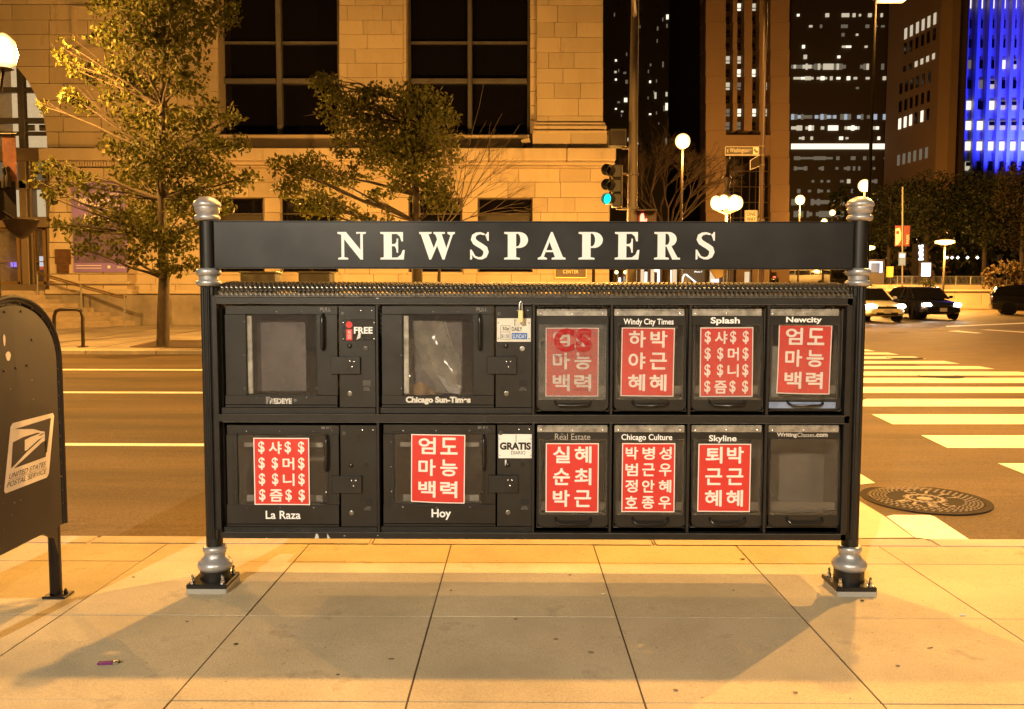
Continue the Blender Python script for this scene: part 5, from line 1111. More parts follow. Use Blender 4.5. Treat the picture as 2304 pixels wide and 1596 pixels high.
# ================================================================== STREET LAMPS
def simple_lamp(u, v, r, Y, label, power, strength=22, kind='globe', wide=None, foot=None):
    h = at(u, v, Y); t = thing('street_lamp', label, 'street lamp', (h.x, Y, rz(Y)), 'street lamps glowing beyond the crossing'); R_ = r*Y/F_PX
    ob('pole', MB().tube([Vector((h.x, Y, rz(Y)-.3)), Vector((h.x, Y, h.z-R_*.9))], [.09, .06], 10), DMET, t, smooth=True)
    if kind == 'globe': lampheads(t, [h], R_, strength)
    elif kind == 'ring':
        W = (wide or r*2)*Y/F_PX; n = 6
        hs = [h+Vector((W*.42*math.cos(k*math.pi/3), W*.42*math.sin(k*math.pi/3), 0)) for k in range(n)]; lampheads(t, hs, R_, strength, squash=1.25)
        for q in hs: ob('lamp_arm', MB().tube([Vector((h.x, Y, h.z-R_*1.9)), Vector((q.x, q.y, q.z-R_*1.2))], .03, 5), DMET, t)
        ob('finial', MB().lathe([(.07, 0), (.16, .25), (.06, .5), (.16, .8), (.20, .95), (.08, 1.1), (.05, 1.6), (.12, 1.75), (.03, 1.9), (0, 2.1)], (h.x, Y, h.z+R_*.4), 14), DMET, t, smooth=True)
    else:
        W = (wide or r*2)*Y/F_PX; g = lampglass('lamp_glass_%d' % int(strength), 3.5)
        ob('lamp_head', MB().lathe([(R_*.5, -R_*.5), (W*.5, -R_*.2), (W*.5, R_*.25), (R_*.6, R_*.5), (0, R_*.55)], h, 20), g, t, smooth=True)
    if power: lamp('lamp_light', h-Vector((0, .5*R_+.3, R_+.45)), power, parent=t, r=.3)
    return t
simple_lamp(1536, 318, 17, 46, 'big round glowing lamp high above the bare brown tree', PW['cross'])
simple_lamp(1635, 457, 13, 36, 'ornate ring of glowing lamps just left of the ONE WAY sign', PW['cross'], kind='ring', wide=56)
simple_lamp(1945, 418, 14, 62, 'bright round lamp directly above the right post finial', PW['park'])
simple_lamp(1800, 450, 11, 75, 'small round lamp above the sign between the tan tower and the right post', PW['park'])
simple_lamp(1873, 479, 7, 90, 'tiniest round lamp, low beside the right post finial', 0)
simple_lamp(1952, 558, 11, 58, 'flat glowing lamp half hidden by the right post', PW['park'], kind='disc', wide=32)
simple_lamp(2126, 545, 12, 58, 'flat glowing lamp above the dark sedan', PW['park'], kind='disc', wide=42)
simple_lamp(1387, 613, 4.5, 52, 'left of two little lamps below the sign beside the building corner', 0)
simple_lamp(1407, 613, 4.5, 52, 'right of two little lamps below the sign beside the building corner', 0)
simple_lamp(1477, 607, 6, 52, 'little lamp below the sign beside the phone advertisement', 0)
t = thing('street_lamp', 'cobra street lamp glowing at the very top above the dark office tower', 'street lamp', (at(2000, 700, 50).x, 50, rz(50)), 'street lamps glowing beyond the crossing')
h = at(2005, -4, 50); ob('pole', MB().tube([Vector((h.x-.9, 50, rz(50))), Vector((h.x-.9, 50, h.z+.3)), Vector((h.x-.5, 50, h.z+.9)), h+Vector((.3, 0, .25))], [.12, .08, .06, .05], 10), M('matte_black_pole', (.008, .006, .004), .9, spec=.1), t, smooth=True)
ob('lamp_head', MB().obox(h, (.9, 0, 0), (0, .4, 0), (0, 0, .2)), lampglass('lamp_glass_22', 7.), t, bevel=.15, segs=3); lamp('lamp_light', h-Vector((0, .5, .8)), PW['park'], parent=t, r=.4)
# lamps outside the frame: the ones that throw the rack's shadow and light its front
def tall_lamp(label, base, top, head, power, col=SODIUM, spot=True):
    t = thing('street_lamp', label, 'street lamp', base); base = Vector(base); top = Vector(top); head = Vector(head)
    ob('pole', MB().tube([base, Vector((base.x, base.y, top.z-.8)), top.lerp(head, .25)+Vector((0, 0, .15)), head+Vector((0, 0, .1))], [.13, .09, .07, .05], 12), MAST, t, smooth=True)
    cobra(t, head, power, head-top, col); return t
tall_lamp('tall sodium street lamp on an arm over the road behind the rack', (5.9, 5.9, rz(5.9)), (5.9, 5.9, 9.2), (3.5, 8.4, 9.2), PW['mast'])
tall_lamp('tall sodium street lamp on our kerb far to the right', (15.0, 5.9, rz(5.9)), (15, 5.9, 9.5), (9.5, 13.0, 9.5), PW['over'])
tall_lamp('tall sodium street lamp on the far kerb left of the building entrance', (-13.5, 21.8, fz(21.8)), (-15.5, 21.8, 9), (-15.0, 18.5, 9), PW['far_kerb'])
tall_lamp('tall sodium street lamp on our kerb to the left, arm over the road', (-5.6, 5.9, rz(5.9)), (-5.6, 5.9, 9.2), (-.5, 8.4, 9.2), PW['mast'])
tall_lamp('white street lamp on the pavement behind the viewer', (-5.2, -9.5, gz(-9.5)), (-5.2, -9.5, 6.6), (-4.2, -7.6, 6.6), PW['front_head'], (1., .86, .64))
tall_lamp('white street lamp on the pavement behind the viewer to the right', (4.2, -7.5, gz(-7.5)), (4.2, -7.5, 6.2), (3.4, -6.0, 6.2), PW['near_head'], (1., .82, .56))

# ================================================================== CARS
TYRE = M('tyre_rubber', (.012, .011, .010), .8); RIM = M('alloy_rim', (.40, .38, .35), .3, metal=.8); CGL = M('car_glass', (.012, .011, .011), .05, spec=.8); CHR = M('car_chrome', (.6, .58, .55), .15, metal=1.)
def car(label, kind, paint, loc, heading, lights=True, tail=False, L=4.6, W=1.78, Hh=1.45, cat='car', name='car', taxi=False, sc_=1.12):
    """x forward, z up in the car's own frame; heading = rotation about z"""
    t = thing(name, label, cat, (0, 0, 0))
    st = {'sedan': [(-.50, .50, .78, .82, 0), (-.485, .30, .92, .93, 0), (-.40, .24, .96, .98, 0), (-.30, .20, .97, 1., 0), (.0, .19, .95, 1., 0), (.22, .20, .92, 1., 0), (.38, .22, .82, .97, 0), (.46, .25, .70, .90, 0), (.497, .34, .56, .76, 0)],
          'hatch': [(-.50, .45, .92, .86, 0), (-.485, .28, 1.02, .95, 0), (-.40, .22, 1.06, .99, 0), (-.2, .20, 1.02, 1., 0), (.0, .2, 1.0, 1., 0), (.22, .2, .98, 1., 0), (.38, .22, .88, .97, 0), (.47, .27, .74, .88, 0), (.497, .36, .6, .76, 0)],
          'van': [(-.50, .4, 1.38, .92, 0), (-.49, .3, 1.42, .97, 0), (-.3, .28, 1.42, 1., 0), (0, .28, 1.42, 1., 0), (.3, .28, 1.40, 1., 0), (.42, .28, 1.15, .98, 0), (.48, .3, .95, .92, 0), (.5, .4, .8, .84, 0)]}[kind]
    cab = {'sedan': [(-.40, .955, .80), (-.25, 1.40, .70), (-.10, 1.45, .70), (.05, 1.44, .70), (.12, 1.38, .70), (.27, .91, .80)],
           'hatch': [(-.49, 1.03, .80), (-.42, 1.42, .70), (-.25, 1.53, .72), (-.05, 1.55, .72), (.10, 1.48, .70), (.27, .96, .80)],
           'van': [(-.49, 1.42, .9), (-.47, 1.86, .84), (-.3, 1.9, .84), (.2, 1.9, .84), (.3, 1.82, .82), (.40, 1.2, .88)]}[kind]
    m = MB(); n = 14; hw = W/2
    for (sx, zb, zt_, wf, _) in st:
        for k in range(n):
            a = 2*math.pi*(k+.5)/n; cx_ = math.cos(a); sy = math.sin(a); ex = .38
            y = math.copysign(abs(cx_)**ex, cx_)*hw*wf; z = (zb+zt_)/2+math.copysign(abs(sy)**ex, sy)*(zt_-zb)/2
            if sy > 0: y *= .955
            m.v.append((sx*L, y, z))
    for i in range(len(st)-1):
        for k in range(n): a = i*n+k; b = i*n+(k+1) % n; m.f.append((a, b, b+n, a+n))
    m.f.append(tuple(range(n))); m.f.append(tuple((len(st)-1)*n+k for k in range(n)))
    # wheel arches are dark rings set in the flank
    body = ob('body', m, paint, t, smooth=True)
    g = MB()
    for (sx, z, wf) in cab:
        for yy in (-1, 1): g.v.append((sx*L, yy*hw*wf, z))
    for i in range(len(cab)-1): a = 2*i; g.f.append((a, a+1, a+3, a+2))
    k = len(cab); g.f.append(tuple(2*i for i in range(k))); g.f.append(tuple(2*i+1 for i in range(k-1, -1, -1)))
    cb_ = ob('windows', g, CGL, t, bevel=.02)
    # roof skin and pillars
    r_ = MB()
    rt_ = [c_ for c_ in cab if c_[1] > cab[len(cab)//2][1]-.1]
    for (sx, z, wf) in rt_:
        for yy in (-1, 1): r_.v.append((sx*L, yy*hw*(wf+.012), z+.022))
    for i in range(len(rt_)-1): a = 2*i; r_.f.append((a, a+1, a+3, a+2))
    nb = len(r_.v)
    ob('roof', r_, paint, t, smooth=True)
    if kind == 'van': ob('roof_cap', MB().box(-.485*L, .31*L, -hw*.86, hw*.86, 1.80, 2.15), paint, t, bevel=.12, segs=3)
    for yy in (-1, 1):
        pl = MB(); C_ = [Vector((sx*L, yy*hw*(wf+.008), z+.008)) for sx, z, wf in cab]
        pl.tube(C_, .032, 6); mid = cab[len(cab)//2]; sx = mid[0]-.03; pl.tube([Vector((sx*L, yy*hw*.975, .95 if kind != 'van' else 1.2)), Vector((sx*L, yy*hw*(mid[2]+.01), mid[1]))], .04, 6)
        if kind == 'van':
            for q in (-.3, -.12, .1): pl.tube([Vector((q*L, yy*hw*.93, 1.2)), Vector((q*L, yy*hw*.83, 2.05))], .05, 6)
        ob('pillar', pl, paint, t, smooth=True)
        for sx in (-.17, .02, .21): ob('door_gap', MB().box(sx*L-.006, sx*L+.006, yy*hw*.995-.006, yy*hw*.995+.006, .3, .88), DARK, t)
        ob('mirror', MB().obox((.19*L, yy*(hw+.08), 1.0), (.07, 0, 0), (0, .09, 0), (0, 0, .06)), paint, t, bevel=.03, segs=2)
        ob('door_handle', MB().box(-.03*L, .0*L, yy*hw-.015, yy*hw+.015, .84, .87).box(-.22*L, -.19*L, yy*hw-.015, yy*hw+.015, .86, .89), CHR if taxi else paint, t)
        for sx in (-.31, .31):
            wr = .32; wy = yy*(hw-.10)
            w = ob('tyre', MB().lathe([(wr*.62, -.11), (wr*.94, -.11), (wr, -.06), (wr, .06), (wr*.94, .11), (wr*.62, .11)], (sx*L, wy, wr), 26, axis='y'), TYRE, t, smooth=True)
            rm = MB().lathe([(wr*.63, yy*.06), (wr*.60, yy*.10), (wr*.56, yy*.07)], (sx*L, wy, wr), 24, axis='y')
            for q in range(6):
                a = q*math.pi/3; rm.obox((sx*L+wr*.33*math.cos(a), wy+yy*.095, wr+wr*.33*math.sin(a)), (wr*.3*math.cos(a), 0, wr*.3*math.sin(a)), (-wr*.07*math.sin(a), 0, wr*.07*math.cos(a)), (0, .012, 0))
            ob('rim', rm, RIM, w, smooth=False)
            ob('wheel_arch', MB().lathe([(wr*1.16, -.02), (wr*1.16, .012), (wr*1.04, .012), (wr*1.04, -.02)], (sx*L, yy*(hw-.005)-(.0), wr+.02), 26, axis='y'), DARK, t)
    fx = .492*L
    for yy in (-1, 1):
        ob('headlight', MB().obox((.472*L, yy*hw*.72, .66), (.05, yy*-.05, 0), (-.02*yy, .16, 0), (-.02, 0, .075)), glow('headlight_glow', (1., .93, .80), 45) if lights else M('lamp_glass_off', (.3, .3, .3), .1), t, bevel=.03, segs=2)
        ob('tail_light', MB().obox((-.488*L, yy*hw*.76, .86), (.03, 0, 0), (0, .14, 0), (0, 0, .08)), glow('tail_glow', (1., .06, .03), 6) if tail else M('tail_red', (.25, .01, .01), .2), t, bevel=.02)
        ob('fog_lamp', MB().obox((.490*L, yy*hw*.62, .36), (.02, 0, 0), (0, .09, 0), (0, 0, .04)), CHR, t, bevel=.015)
    ob('grille', MB().obox((fx+.012, 0, .60), (.02, 0, 0), (0, hw*.45, 0), (-.01, 0, .045)), DARK, t, bevel=.01); ob('air_intake', MB().obox((fx-.004, 0, .36), (.03, 0, 0), (0, hw*.52, 0), (0, 0, .06)), DARK, t, bevel=.02)
    ob('grille_bar', MB().obox((fx+.03, 0, .60), (.01, 0, 0), (0, hw*.42, 0), (0, 0, .008)), CHR, t); ob('emblem', MB().lathe([(.05, .0), (.05, .012)], (fx+.035, 0, .62), 12, axis='x'), CHR, t)
    ob('number_plate', MB().obox((fx+.045, 0, .44), (.008, 0, 0), (0, .16, 0), (0, 0, .08)), M('plate_pale', (.55, .5, .45), .5), t, bevel=.01)
    if lights:
        for yy in (-1, 1): lamp('headlight_beam', (.5*L+.12, yy*hw*.72, .66), 60, (1., .92, .8), .06, t, spot=100, dirv=(1, 0, -.12))
    t.location = loc; t.rotation_euler = (0, 0, heading); t.scale = (sc_, sc_, sc_); return t
def road_at(u, v):
    p = groad(u, v); return (p.x, p.y, rz(p.y))
PW_ = M('taxi_white', (.80, .74, .52), .3, coat=.6); PB_ = M('sedan_dark_blue', (.012, .012, .022), .22, coat=.8); PK_ = M('suv_black', (.012, .011, .010), .22, coat=.8); PV_ = M('limousine_white', (.75, .70, .58), .35, coat=.4)
x, y, z = road_at(1940, 722); car('white saloon car half hidden behind the right post, headlight glowing', 'sedan', PW_, (x, y, z), math.radians(-88), L=4.6)
x, y, z = road_at(2066, 717); car('dark blue saloon car with both headlights on beside the white one', 'sedan', PB_, (x, y, z), math.radians(-90), W=1.88)
x, y, z = road_at(2345, 709); car('black hatchback entering at the right edge of the view', 'hatch', PK_, (x-.35, y, z), math.radians(-24), lights=False, L=4.3)
p = at(1808, 641, 100); car('long white limousine van seen between the sign and the rack roof', 'van', PV_, (p.x, 100, 2.74), math.radians(163), lights=False, tail=True, L=6.4, W=2.1, cat='van', name='limousine', sc_=.93)
p = at(1737, 645, 97); car('dark saloon car with red brake lights waiting beside the white limousine', 'sedan', PK_, (p.x, 97, 2.74), math.radians(62), lights=False, tail=True, sc_=1.)
struct('raised_street', MB().box(26, 48, 90, 108, -.5, 2.74), ASPH)
# ================================================================== DISTANT TOWERS
def tower(label, name='office_tower', base=None): return thing(name, label, 'tower', base)
LIT = [glow('window_lit_bright', (1., .90, .68), 1.35), glow('window_lit_mid', (1., .86, .62), .60), glow('window_lit_dim', (1., .82, .58), .14), glow('window_lit_cool', (.75, .85, 1.), .5)]
WD = M('tower_glass_dark', (.008, .006, .004), .15)
def win(par, u0, v0, u1, v1, Y, mat): return ob('window', MB().pb(u0, v0, u1, v1, Y, Y+.25), mat, par)
def blockw(par, u0, v0, u1, v1, Y, d, mat, name='wall', z0=None, zt=None):
    a = at(u0, (v0+v1)/2, Y); b = at(u1, (v0+v1)/2, Y); t = at((u0+u1)/2, v0, Y).z if zt is None else zt; k = at((u0+u1)/2, v1, Y).z if z0 is None else z0
    return ob(name, MB().box(a.x, b.x, Y, Y+d, k, t), mat, par)
rr = random.Random(77)
# A: far black tower right behind the mast
Y = 190; A = tower('black glass tower sprinkled with tiny narrow lit windows behind the mast', base=at(1480, 680, Y))
blockw(A, 1330, -260, 1590, 690, Y, 40, M('tower_black', (.032, .022, .014), .6, var=.2, vs=.05), zt=95, z0=0)
blockw(A, 1300, -100, 1412, 690, Y+50, 30, M('tower_black2', (.012, .011, .014), .6), zt=110, z0=0)
spots = [(1434, 16, 4, 13, 0), (1434, 58, 4, 12, 1), (1434, 100, 3, 7, 2), (1434, 163, 4, 8, 0), (1432, 188, 5, 6, 0), (1424, 210, 4, 6, 0), (1463, 184, 4, 5, 0), (1464, 146, 3, 5, 2), (1502, 38, 5, 10, 0), (1501, 58, 3, 8, 2), (1500, 240, 5, 16, 0), (1495, 244, 4, 12, 2), (1500, 212, 4, 9, 1), (1475, 215, 4, 14, 1), (1463, 257, 5, 3, 0), (1546, 18, 4, 16, 1), (1545, 106, 4, 16, 2), (1545, 132, 4, 14, 2), (1545, 280, 4, 10, 1), (1562, 282, 4, 9, 1), (1499, 318, 4, 14, 2), (1386, 136, 4, 4, 0), (1385, 162, 5, 4, 1), (1386, 179, 4, 4, 0), (1406, 164, 6, 4, 2), (1410, 184, 5, 8, 2), (1392, 230, 6, 4, 2), (1408, 225, 7, 9, 0), (1386, 245, 4, 3, 0), (1400, 251, 5, 3, 1), (1390, 310, 20, 9, 0), (1412, 314, 8, 7, 1), (1435, 323, 3, 3, 0), (1518, 130, 3, 14, 2), (1511, 126, 3, 10, 2), (1492, 145, 3, 12, 2), (1509, 260, 3, 8, 1), (1529, 260, 3, 8, 2), (1440, 60, 2, 6, 2), (1480, 64, 3, 8, 2)]
for (u, v, w, h, k) in spots: win(A, u-w/2, v-h/2, u+w/2, v+h/2, Y-.3, LIT[k])
for i in range(60):
    u = 1380+rr.random()*200; v = rr.random()*330; win(A, u, v, u+2, v+rr.uniform(3, 8), Y-.2, LIT[2] if rr.random() < .4 else WD)
for i, v in enumerate((127, 157, 188, 250, 281)): win(A, 1568, v-7, 1584, v+7, Y-.4, LIT[2] if i != 2 else WD)
# B: tan pier tower
Y = 96; Bt = tower('tan stone tower with four dark vertical window slots', base=at(1680, 640, Y)); TAN = M('tan_tower_stone', (.36, .23, .14), .85, var=.1, vs=.12)
piers = [(1588, 1633), (1649, 1659), (1674.5, 1692.5), (1708.5, 1718.5), (1733.5, 1776)]
for (a, b) in piers:
    for k in range(12):
        v0 = 660-k*61
        if v0 < 304 or True:
            ob('stone_panel', MB().pb(a, v0-60.6, b, v0, Y, Y+3), TAN, Bt) if (a in (1588, 1733.5) or v0 <= 304) else None
ob('spandrel', MB().pb(1633, 304, 1733.5, 350, Y+.1, Y+3), TAN, Bt); blockw(Bt, 1590, -300, 1774, 700, Y+3, 25, M('tower_core', (.05, .03, .02), .8), zt=60, z0=0)
for s, (a, b) in enumerate(((1633, 1649), (1659, 1674.5), (1692.5, 1708.5), (1718.5, 1733.5))):
    for k in range(12):
        v = 304-k*29.7; ob('spandrel_panel', MB().pb(a, v-12, b, v, Y+1.2, Y+1.4), M('slot_spandrel', (.035, .018, .010), .5), Bt)
        litk = {(0, 5): 1, (1, 5): 1, (1, 4): 0, (2, 4): 0, (0, 3): 1, (1, 3): 2, (1, 1): 0, (2, 1): 0, (3, 1): 1, (3, 3): 1, (3, 6): 1, (1, 9): 0, (2, 9): 1, (0, 1): 2, (0, 0): 2, (1, 0): 2}.get((s, k))
        w = win(Bt, a, v-29, b, v-12.3, Y+1.5, LIT[litk] if litk is not None else WD); ob('glazing_bar', MB().pb(a, v-19, b, v-18, Y+1.3, Y+1.5), M('slot_spandrel'), w)
low = MB().pb(1632, 350, 1733, 520, Y+1, Y+1.2); lo = ob('lobby_glass', low, WD, Bt)
for v in (385, 420, 455, 490): ob('glazing_bar', MB().pb(1632, v, 1733, v+1.2, Y+.8, Y+1), M('bronze_bar', (.12, .07, .04), .5), lo)
for u in (1650, 1668, 1686, 1700, 1717): ob('glazing_bar', MB().pb(u, 350, u+1, 520, Y+.8, Y+1), M('bronze_bar'), lo)
# C: black strip-window tower
Y = 170; Ct = tower('black office tower with broken horizontal bands of lit windows', base=at(1880, 640, Y)); blockw(Ct, 1776, -260, 2010, 700, Y, 40, M('tower_dark_brown', (.05, .033, .018), .6), zt=86, z0=0)
rowsC = [(34, 8, .35, 'b'), (59, 7, .2, 'm'), (78, 7, .15, 'm'), (105, 7, .06, 'b'), (128, 9, .12, 'b'), (150, 13, .7, 'm'), (176, 8, .35, 'b'), (198, 7, .05, 'd'), (263, 12, .5, 'c'), (288, 11, .55, 'b'), (311, 7, .12, 'b'), (329.5, 12, 1.0, 'B'), (356, 8, .5, 'd'), (379, 9, .3, 'd'), (408, 9, .2, 'm'), (430, 9, .25, 'd'), (455, 14, .6, 'd'), (482, 14, .6, 'd')]
for v, h, p, kd in rowsC:
    u = 1781
    while u < 1990:
        w = rr.uniform(5, 9)
        if kd == 'B' or rr.random() < p*(1.3 if u < 1880 else .8):
            mt = {'B': LIT[0], 'b': LIT[0] if rr.random() < .4 else LIT[1], 'm': LIT[1] if rr.random() < .35 else LIT[2], 'd': LIT[2], 'c': LIT[3] if rr.random() < .5 else LIT[2]}[kd]
            hh = h*(1 if kd == 'B' or rr.random() < .5 else .6); win(Ct, u, v-hh/2, u+w-.8, v+hh/2, Y-.3, mt)
        u += w
# D: brown tower turned away, slanting rows
Y = 150; Dt = tower('plain brown tower whose slanting window rows recede to the right', base=at(2060, 640, Y)); BRW = M('brown_tower_wall', (.24, .15, .085), .85, var=.12, vs=.06)
p0 = at(1985, 500, 167); p1 = at(2126, 500, 148); p2 = at(2162, 500, 152)
P = lambda p: (p.x, p.y)
def quadwall(pa, pb2, z0, z1, mat, par, name='wall', off=0., th=1.5):
    d = Vector((pb2[0]-pa[0], pb2[1]-pa[1], 0)).normalized(); n = Vector((d.y, -d.x, 0)); 
    if n.y > 0: n = -n
    a = Vector((pa[0], pa[1], 0))+n*off; b = Vector((pb2[0], pb2[1], 0))+n*off
    return ob(name, MB().prism([(a.x, a.y, z0), (b.x, b.y, z0), (b.x, b.y, z1), (a.x, a.y, z1)], -n*th), mat, par)
quadwall(P(p0), P(p1), 0, 80, BRW, Dt); quadwall(P(p1), P(p2), 0, 90, BRW, Dt, th=2)
dD = Vector((p1.x-p0.x, p1.y-p0.y, 0))
def onD(u):                                        # point of the slanted face seen at column u
    r = ray(u, 500); t = ((p0.x*dD.y-p0.y*dD.x))/(r.x*dD.y-r.y*dD.x); return Vector((r.x*t, r.y*t, 0))
zrows = [((2017, 37), 'l', 6), ((2017, 71), 'd', 6), ((2017, 106), 'm', 4), ((2017, 144), 'd', 5), ((2017, 196), 'd', 6), ((2017, 248), 'l', 6), ((2017, 312), 'n', 0), ((2017, 356), 'm', 6), ((2015, 434), 'd', 6)]
for i in range(11):
    zc = None
for i, (vl, kd) in enumerate(((76, 'L'), (110, 'd'), (150, 'm'), (200, 'd2'), (241, 'd'), (279, 'L2'), (361, 'm2'), (432-0, 'd')) ):
    cols = [2030, 2043, 2055, 2067, 2080, 2092]; cols = [2024.6, 2037, 2050, 2062.5, 2075, 2088] if i < 3 else [2018, 2030, 2042, 2054, 2067, 2080]
    z = None
    a = onD(cols[0]); t0 = a.y; zz = at(cols[0], vl, a.y).z
    for k, u in enumerate(cols):
        q0 = onD(u-2.6); q1 = onD(u+2.6)
        mt = {'L': LIT[1], 'd': WD, 'm': LIT[1] if k > 1 else WD, 'd2': WD, 'L2': LIT[0] if k in (0, 1, 2, 4) else WD, 'm2': LIT[2]}[kd]
        quadwall((q0.x, q0.y), (q1.x, q1.y), zz-.75*1.3, zz+.75*1.3 if kd != 'm' else zz, mt, Dt, 'window', .15, .1)
# E: blue-lit tower
Y = 185; Et = tower('pale tower washed in vivid blue light with a grid of windows', base=at(2250, 640, Y)); PALE = M('pale_tower_stone', (.42, .40, .42), .8, var=.05, vs=.1)
blockw(Et, 2150, -300, 2480, 700, Y+.6, 30, PALE, zt=90, z0=0)
ucol = [2179.6, 2205.5, 2231.5, 2256.5, 2281.5, 2306, 2331, 2356, 2381]
for u in [2167, 2192.5, 2218.5, 2244, 2269, 2294, 2319, 2344, 2369]: ob('pier', MB().box(at(u-3.6, 300, Y-.4).x, at(u+3.6, 300, Y-.4).x, Y-.6, Y+.6, 0, 90), PALE, Et)
lit2 = {(0, 0): 0, (0, 1): 0, (0, 2): 0, (0, 3): 0, (0, 4): 0, (0, 5): 0, (3, 0): 2, (3, 3): 0, (3, 4): 1, (3, 5): 2, (4, 1): 2, (4, 2): 1, (5, 0): 0, (5, 2): 0, (5, 3): 1, (5, 4): 1, (6, 0): 0, (6, 1): 0, (6, 2): 1, (6, 3): 1, (6, 4): 1, (6, 5): 1, (7, 0): 0, (7, 1): 0, (7, 2): 0, (7, 3): 0, (7, 4): 0, (7, 5): 0, (8, 0): 1}
BF = M('tower_window_frame', (.5, .5, .55), .6)
for r_, v in enumerate([9, 54, 98, 145, 190, 237, 282.5, 328.5, 374, 419, 464]):
    for c_, u in enumerate(ucol):
        w = win(Et, u-6-r_*.1, v-9.5, u+6-r_*.1, v+9.5, Y+.35, LIT[lit2[(r_, c_)]] if (r_, c_) in lit2 else WD)
        if (r_, c_) in lit2 and lit2[(r_, c_)] == 1: ob('blind', MB().pb(u-6, v-9, u+6, v, Y+.25, Y+.33), WD, w)
for r_, v in enumerate([-40, -85, -130]):
    for u in ucol[:6]: win(Et, u-6, v-9.5, u+6, v+9.5, Y+.35, WD)
BLUE = (.02, .03, 1.)
for u, pw in ((2243, 1.6), (2268, .8), (2295, 1.8), (2320, 1.2), (2218, .45), (2345, 1.)):
    p = at(u, 470, Y); fx = ob('uplight', MB().box(p.x-.4, p.x+.4, Y-9.2, Y-8.4, 20.0, 20.6), M('uplight_grey', (.2, .2, .2), .5), Et)
    lamp('uplight_lamp', (p.x, Y-8.6, 20.9), PW['blue']*pw*6, BLUE, .3, Et, spot=62, dirv=(0, .34, 1), blend=.9)
# ================================================================== PLAZA AND PARK AT THE RIGHT
PLAZA = M('plaza_ground', (.20, .15, .11), .85, var=.2, vs=.4)
struct('plaza', MB().box(at(1560, 660, 66).x, 120, 66, 140, -.4, .62+.3), PLAZA)
lw = thing('planter_wall', 'long low tan stone wall behind the cars at the right', 'wall', at(2150, 690, 63)); TW = M('tan_wall', (.48, .37, .25), .8, var=.12, vs=.7)
for k in range(12):
    a = at(1900+k*62, 670, 63); b = at(1900+k*62+61, 670, 63); top = at(2100, 656, 63).z; ob('stone', MB().box(a.x, b.x, 63, 64, .3, top), TW, lw, bevel=.03)
ob('coping', MB().box(at(1900, 650, 62.8).x, at(2650, 650, 62.8).x, 62.7, 64.2, at(2100, 656, 63).z, at(2100, 652, 63).z), LIME2, lw, bevel=.03)
ob('rear_wall', MB().box(at(1900, 650, 66).x, at(2650, 650, 66).x, 66, 66.6, .3, at(2100, 641, 66).z), TW, lw, bevel=.03)
ob('ledge', MB().box(at(1960, 650, 62.6).x, at(2650, 650, 62.6).x, 62.3, 63, .2, at(2100, 688, 63).z), TW, lw)
br = thing('crowd_barrier', 'row of linked grey metal barriers on the plaza above the stone wall', 'barrier', at(2080, 640, 67)); BM_ = M('barrier_steel', (.45, .42, .38), .35, metal=.6)
for k in range(9):
    u0 = 1920+k*33; a = at(u0, 638, 67); b = at(u0+32, 638, 67); zt_ = at(2080, 622, 67).z; zb_ = at(2080, 641, 67).z
    ob('barrier_frame', MB().tube([(a.x, 67, zb_-.1), (a.x, 67, zt_), (b.x, 67, zt_), (b.x, 67, zb_-.1)], .025, 5), BM_, br); m = MB()
    for j in range(1, 11): x = a.x+(b.x-a.x)*j/11; m.tube([(x, 67, zb_+.05), (x, 67, zt_)], .01, 4)
    m.tube([(a.x, 67, zb_+.05), (b.x, 67, zb_+.05)], .02, 4); ob('bars', m, BM_, br, kind='stuff')
# banner pole
Y = 64; bp = thing('banner_pole', 'thin pole carrying two small red banners in front of the park trees', 'pole', at(2030, 640, Y)); ob('pole', MB().tube([at(2030, 650, Y), at(2031, 421, Y)], .06, 8), MAST, bp, smooth=True)
b1_ = ob('banner', MB().pb(2014, 508, 2028.5, 554, Y, Y+.04), M('red_banner', (.09, .012, .012), .7), bp); ob('banner', MB().pb(2033, 508, 2047, 554, Y, Y+.04), M('red_banner'), bp)
ob('white_swoosh', MB().prism([at(x, y, Y-.02) for x, y in ((2015, 515), (2015, 553), (2022, 550), (2027, 540), (2028, 524), (2024, 513))], (0, .01, 0)), M('banner_white', (.35, .28, .24), .7), b1_)
ob('crest', MB().pb(2017, 520, 2023, 527, Y-.05, Y-.03), M('red_banner'), b1_); m = MB()
g = text_geo('PARK', .02); q = at(2041.5, 549, Y); put_flat(m, g, lambda x, y: (q.x+.10-.20*y*1.0+.0, Y-.02, q.z+.72*x)); ob('lettering', m, M('banner_white'), bp)
t = thing('bus_stop_sign', 'small blue and white bus stop sign below the red banners', 'sign', at(2030, 597, Y-1)); ob('panel', MB().pb(2022.5, 568, 2038, 598, Y-1, Y-.9), M('bus_blue', (.03, .06, .14), .5), t); ob('lit_panel', MB().pb(2024, 571, 2036.5, 580, Y-1.04, Y-1), glow('sign_lit', (.9, .95, 1.), 1.0), t); ob('map_panel', MB().pb(2024, 581, 2036.5, 596, Y-1.04, Y-1), glow('map_lit', (.3, .6, .6), .35), t)
t = thing('lit_billboard', 'white glowing advertising panel on the plaza behind the dark sedan', 'billboard', at(2083, 626, 65)); ob('screen', MB().pb(2073, 592, 2095, 622, 65, 65.1), glow('panel_white', (.92, .97, 1.), 3.2), t); ob('frame', MB().pb(2071, 589, 2097, 592, 64.9, 65.2).pb(2071, 592, 2073, 630, 64.9, 65.2).pb(2095, 592, 2097, 630, 64.9, 65.2).pb(2071, 622, 2097, 625, 64.9, 65.2), DMET, t)
t = thing('kiosk', 'dark kiosk with glowing white edged window beside the right post', 'kiosk', at(1970, 616, 66)); ob('body', MB().pb(1952, 584, 1990, 640, 66, 68), M('kiosk_dark', (.04, .03, .03), .5), t)
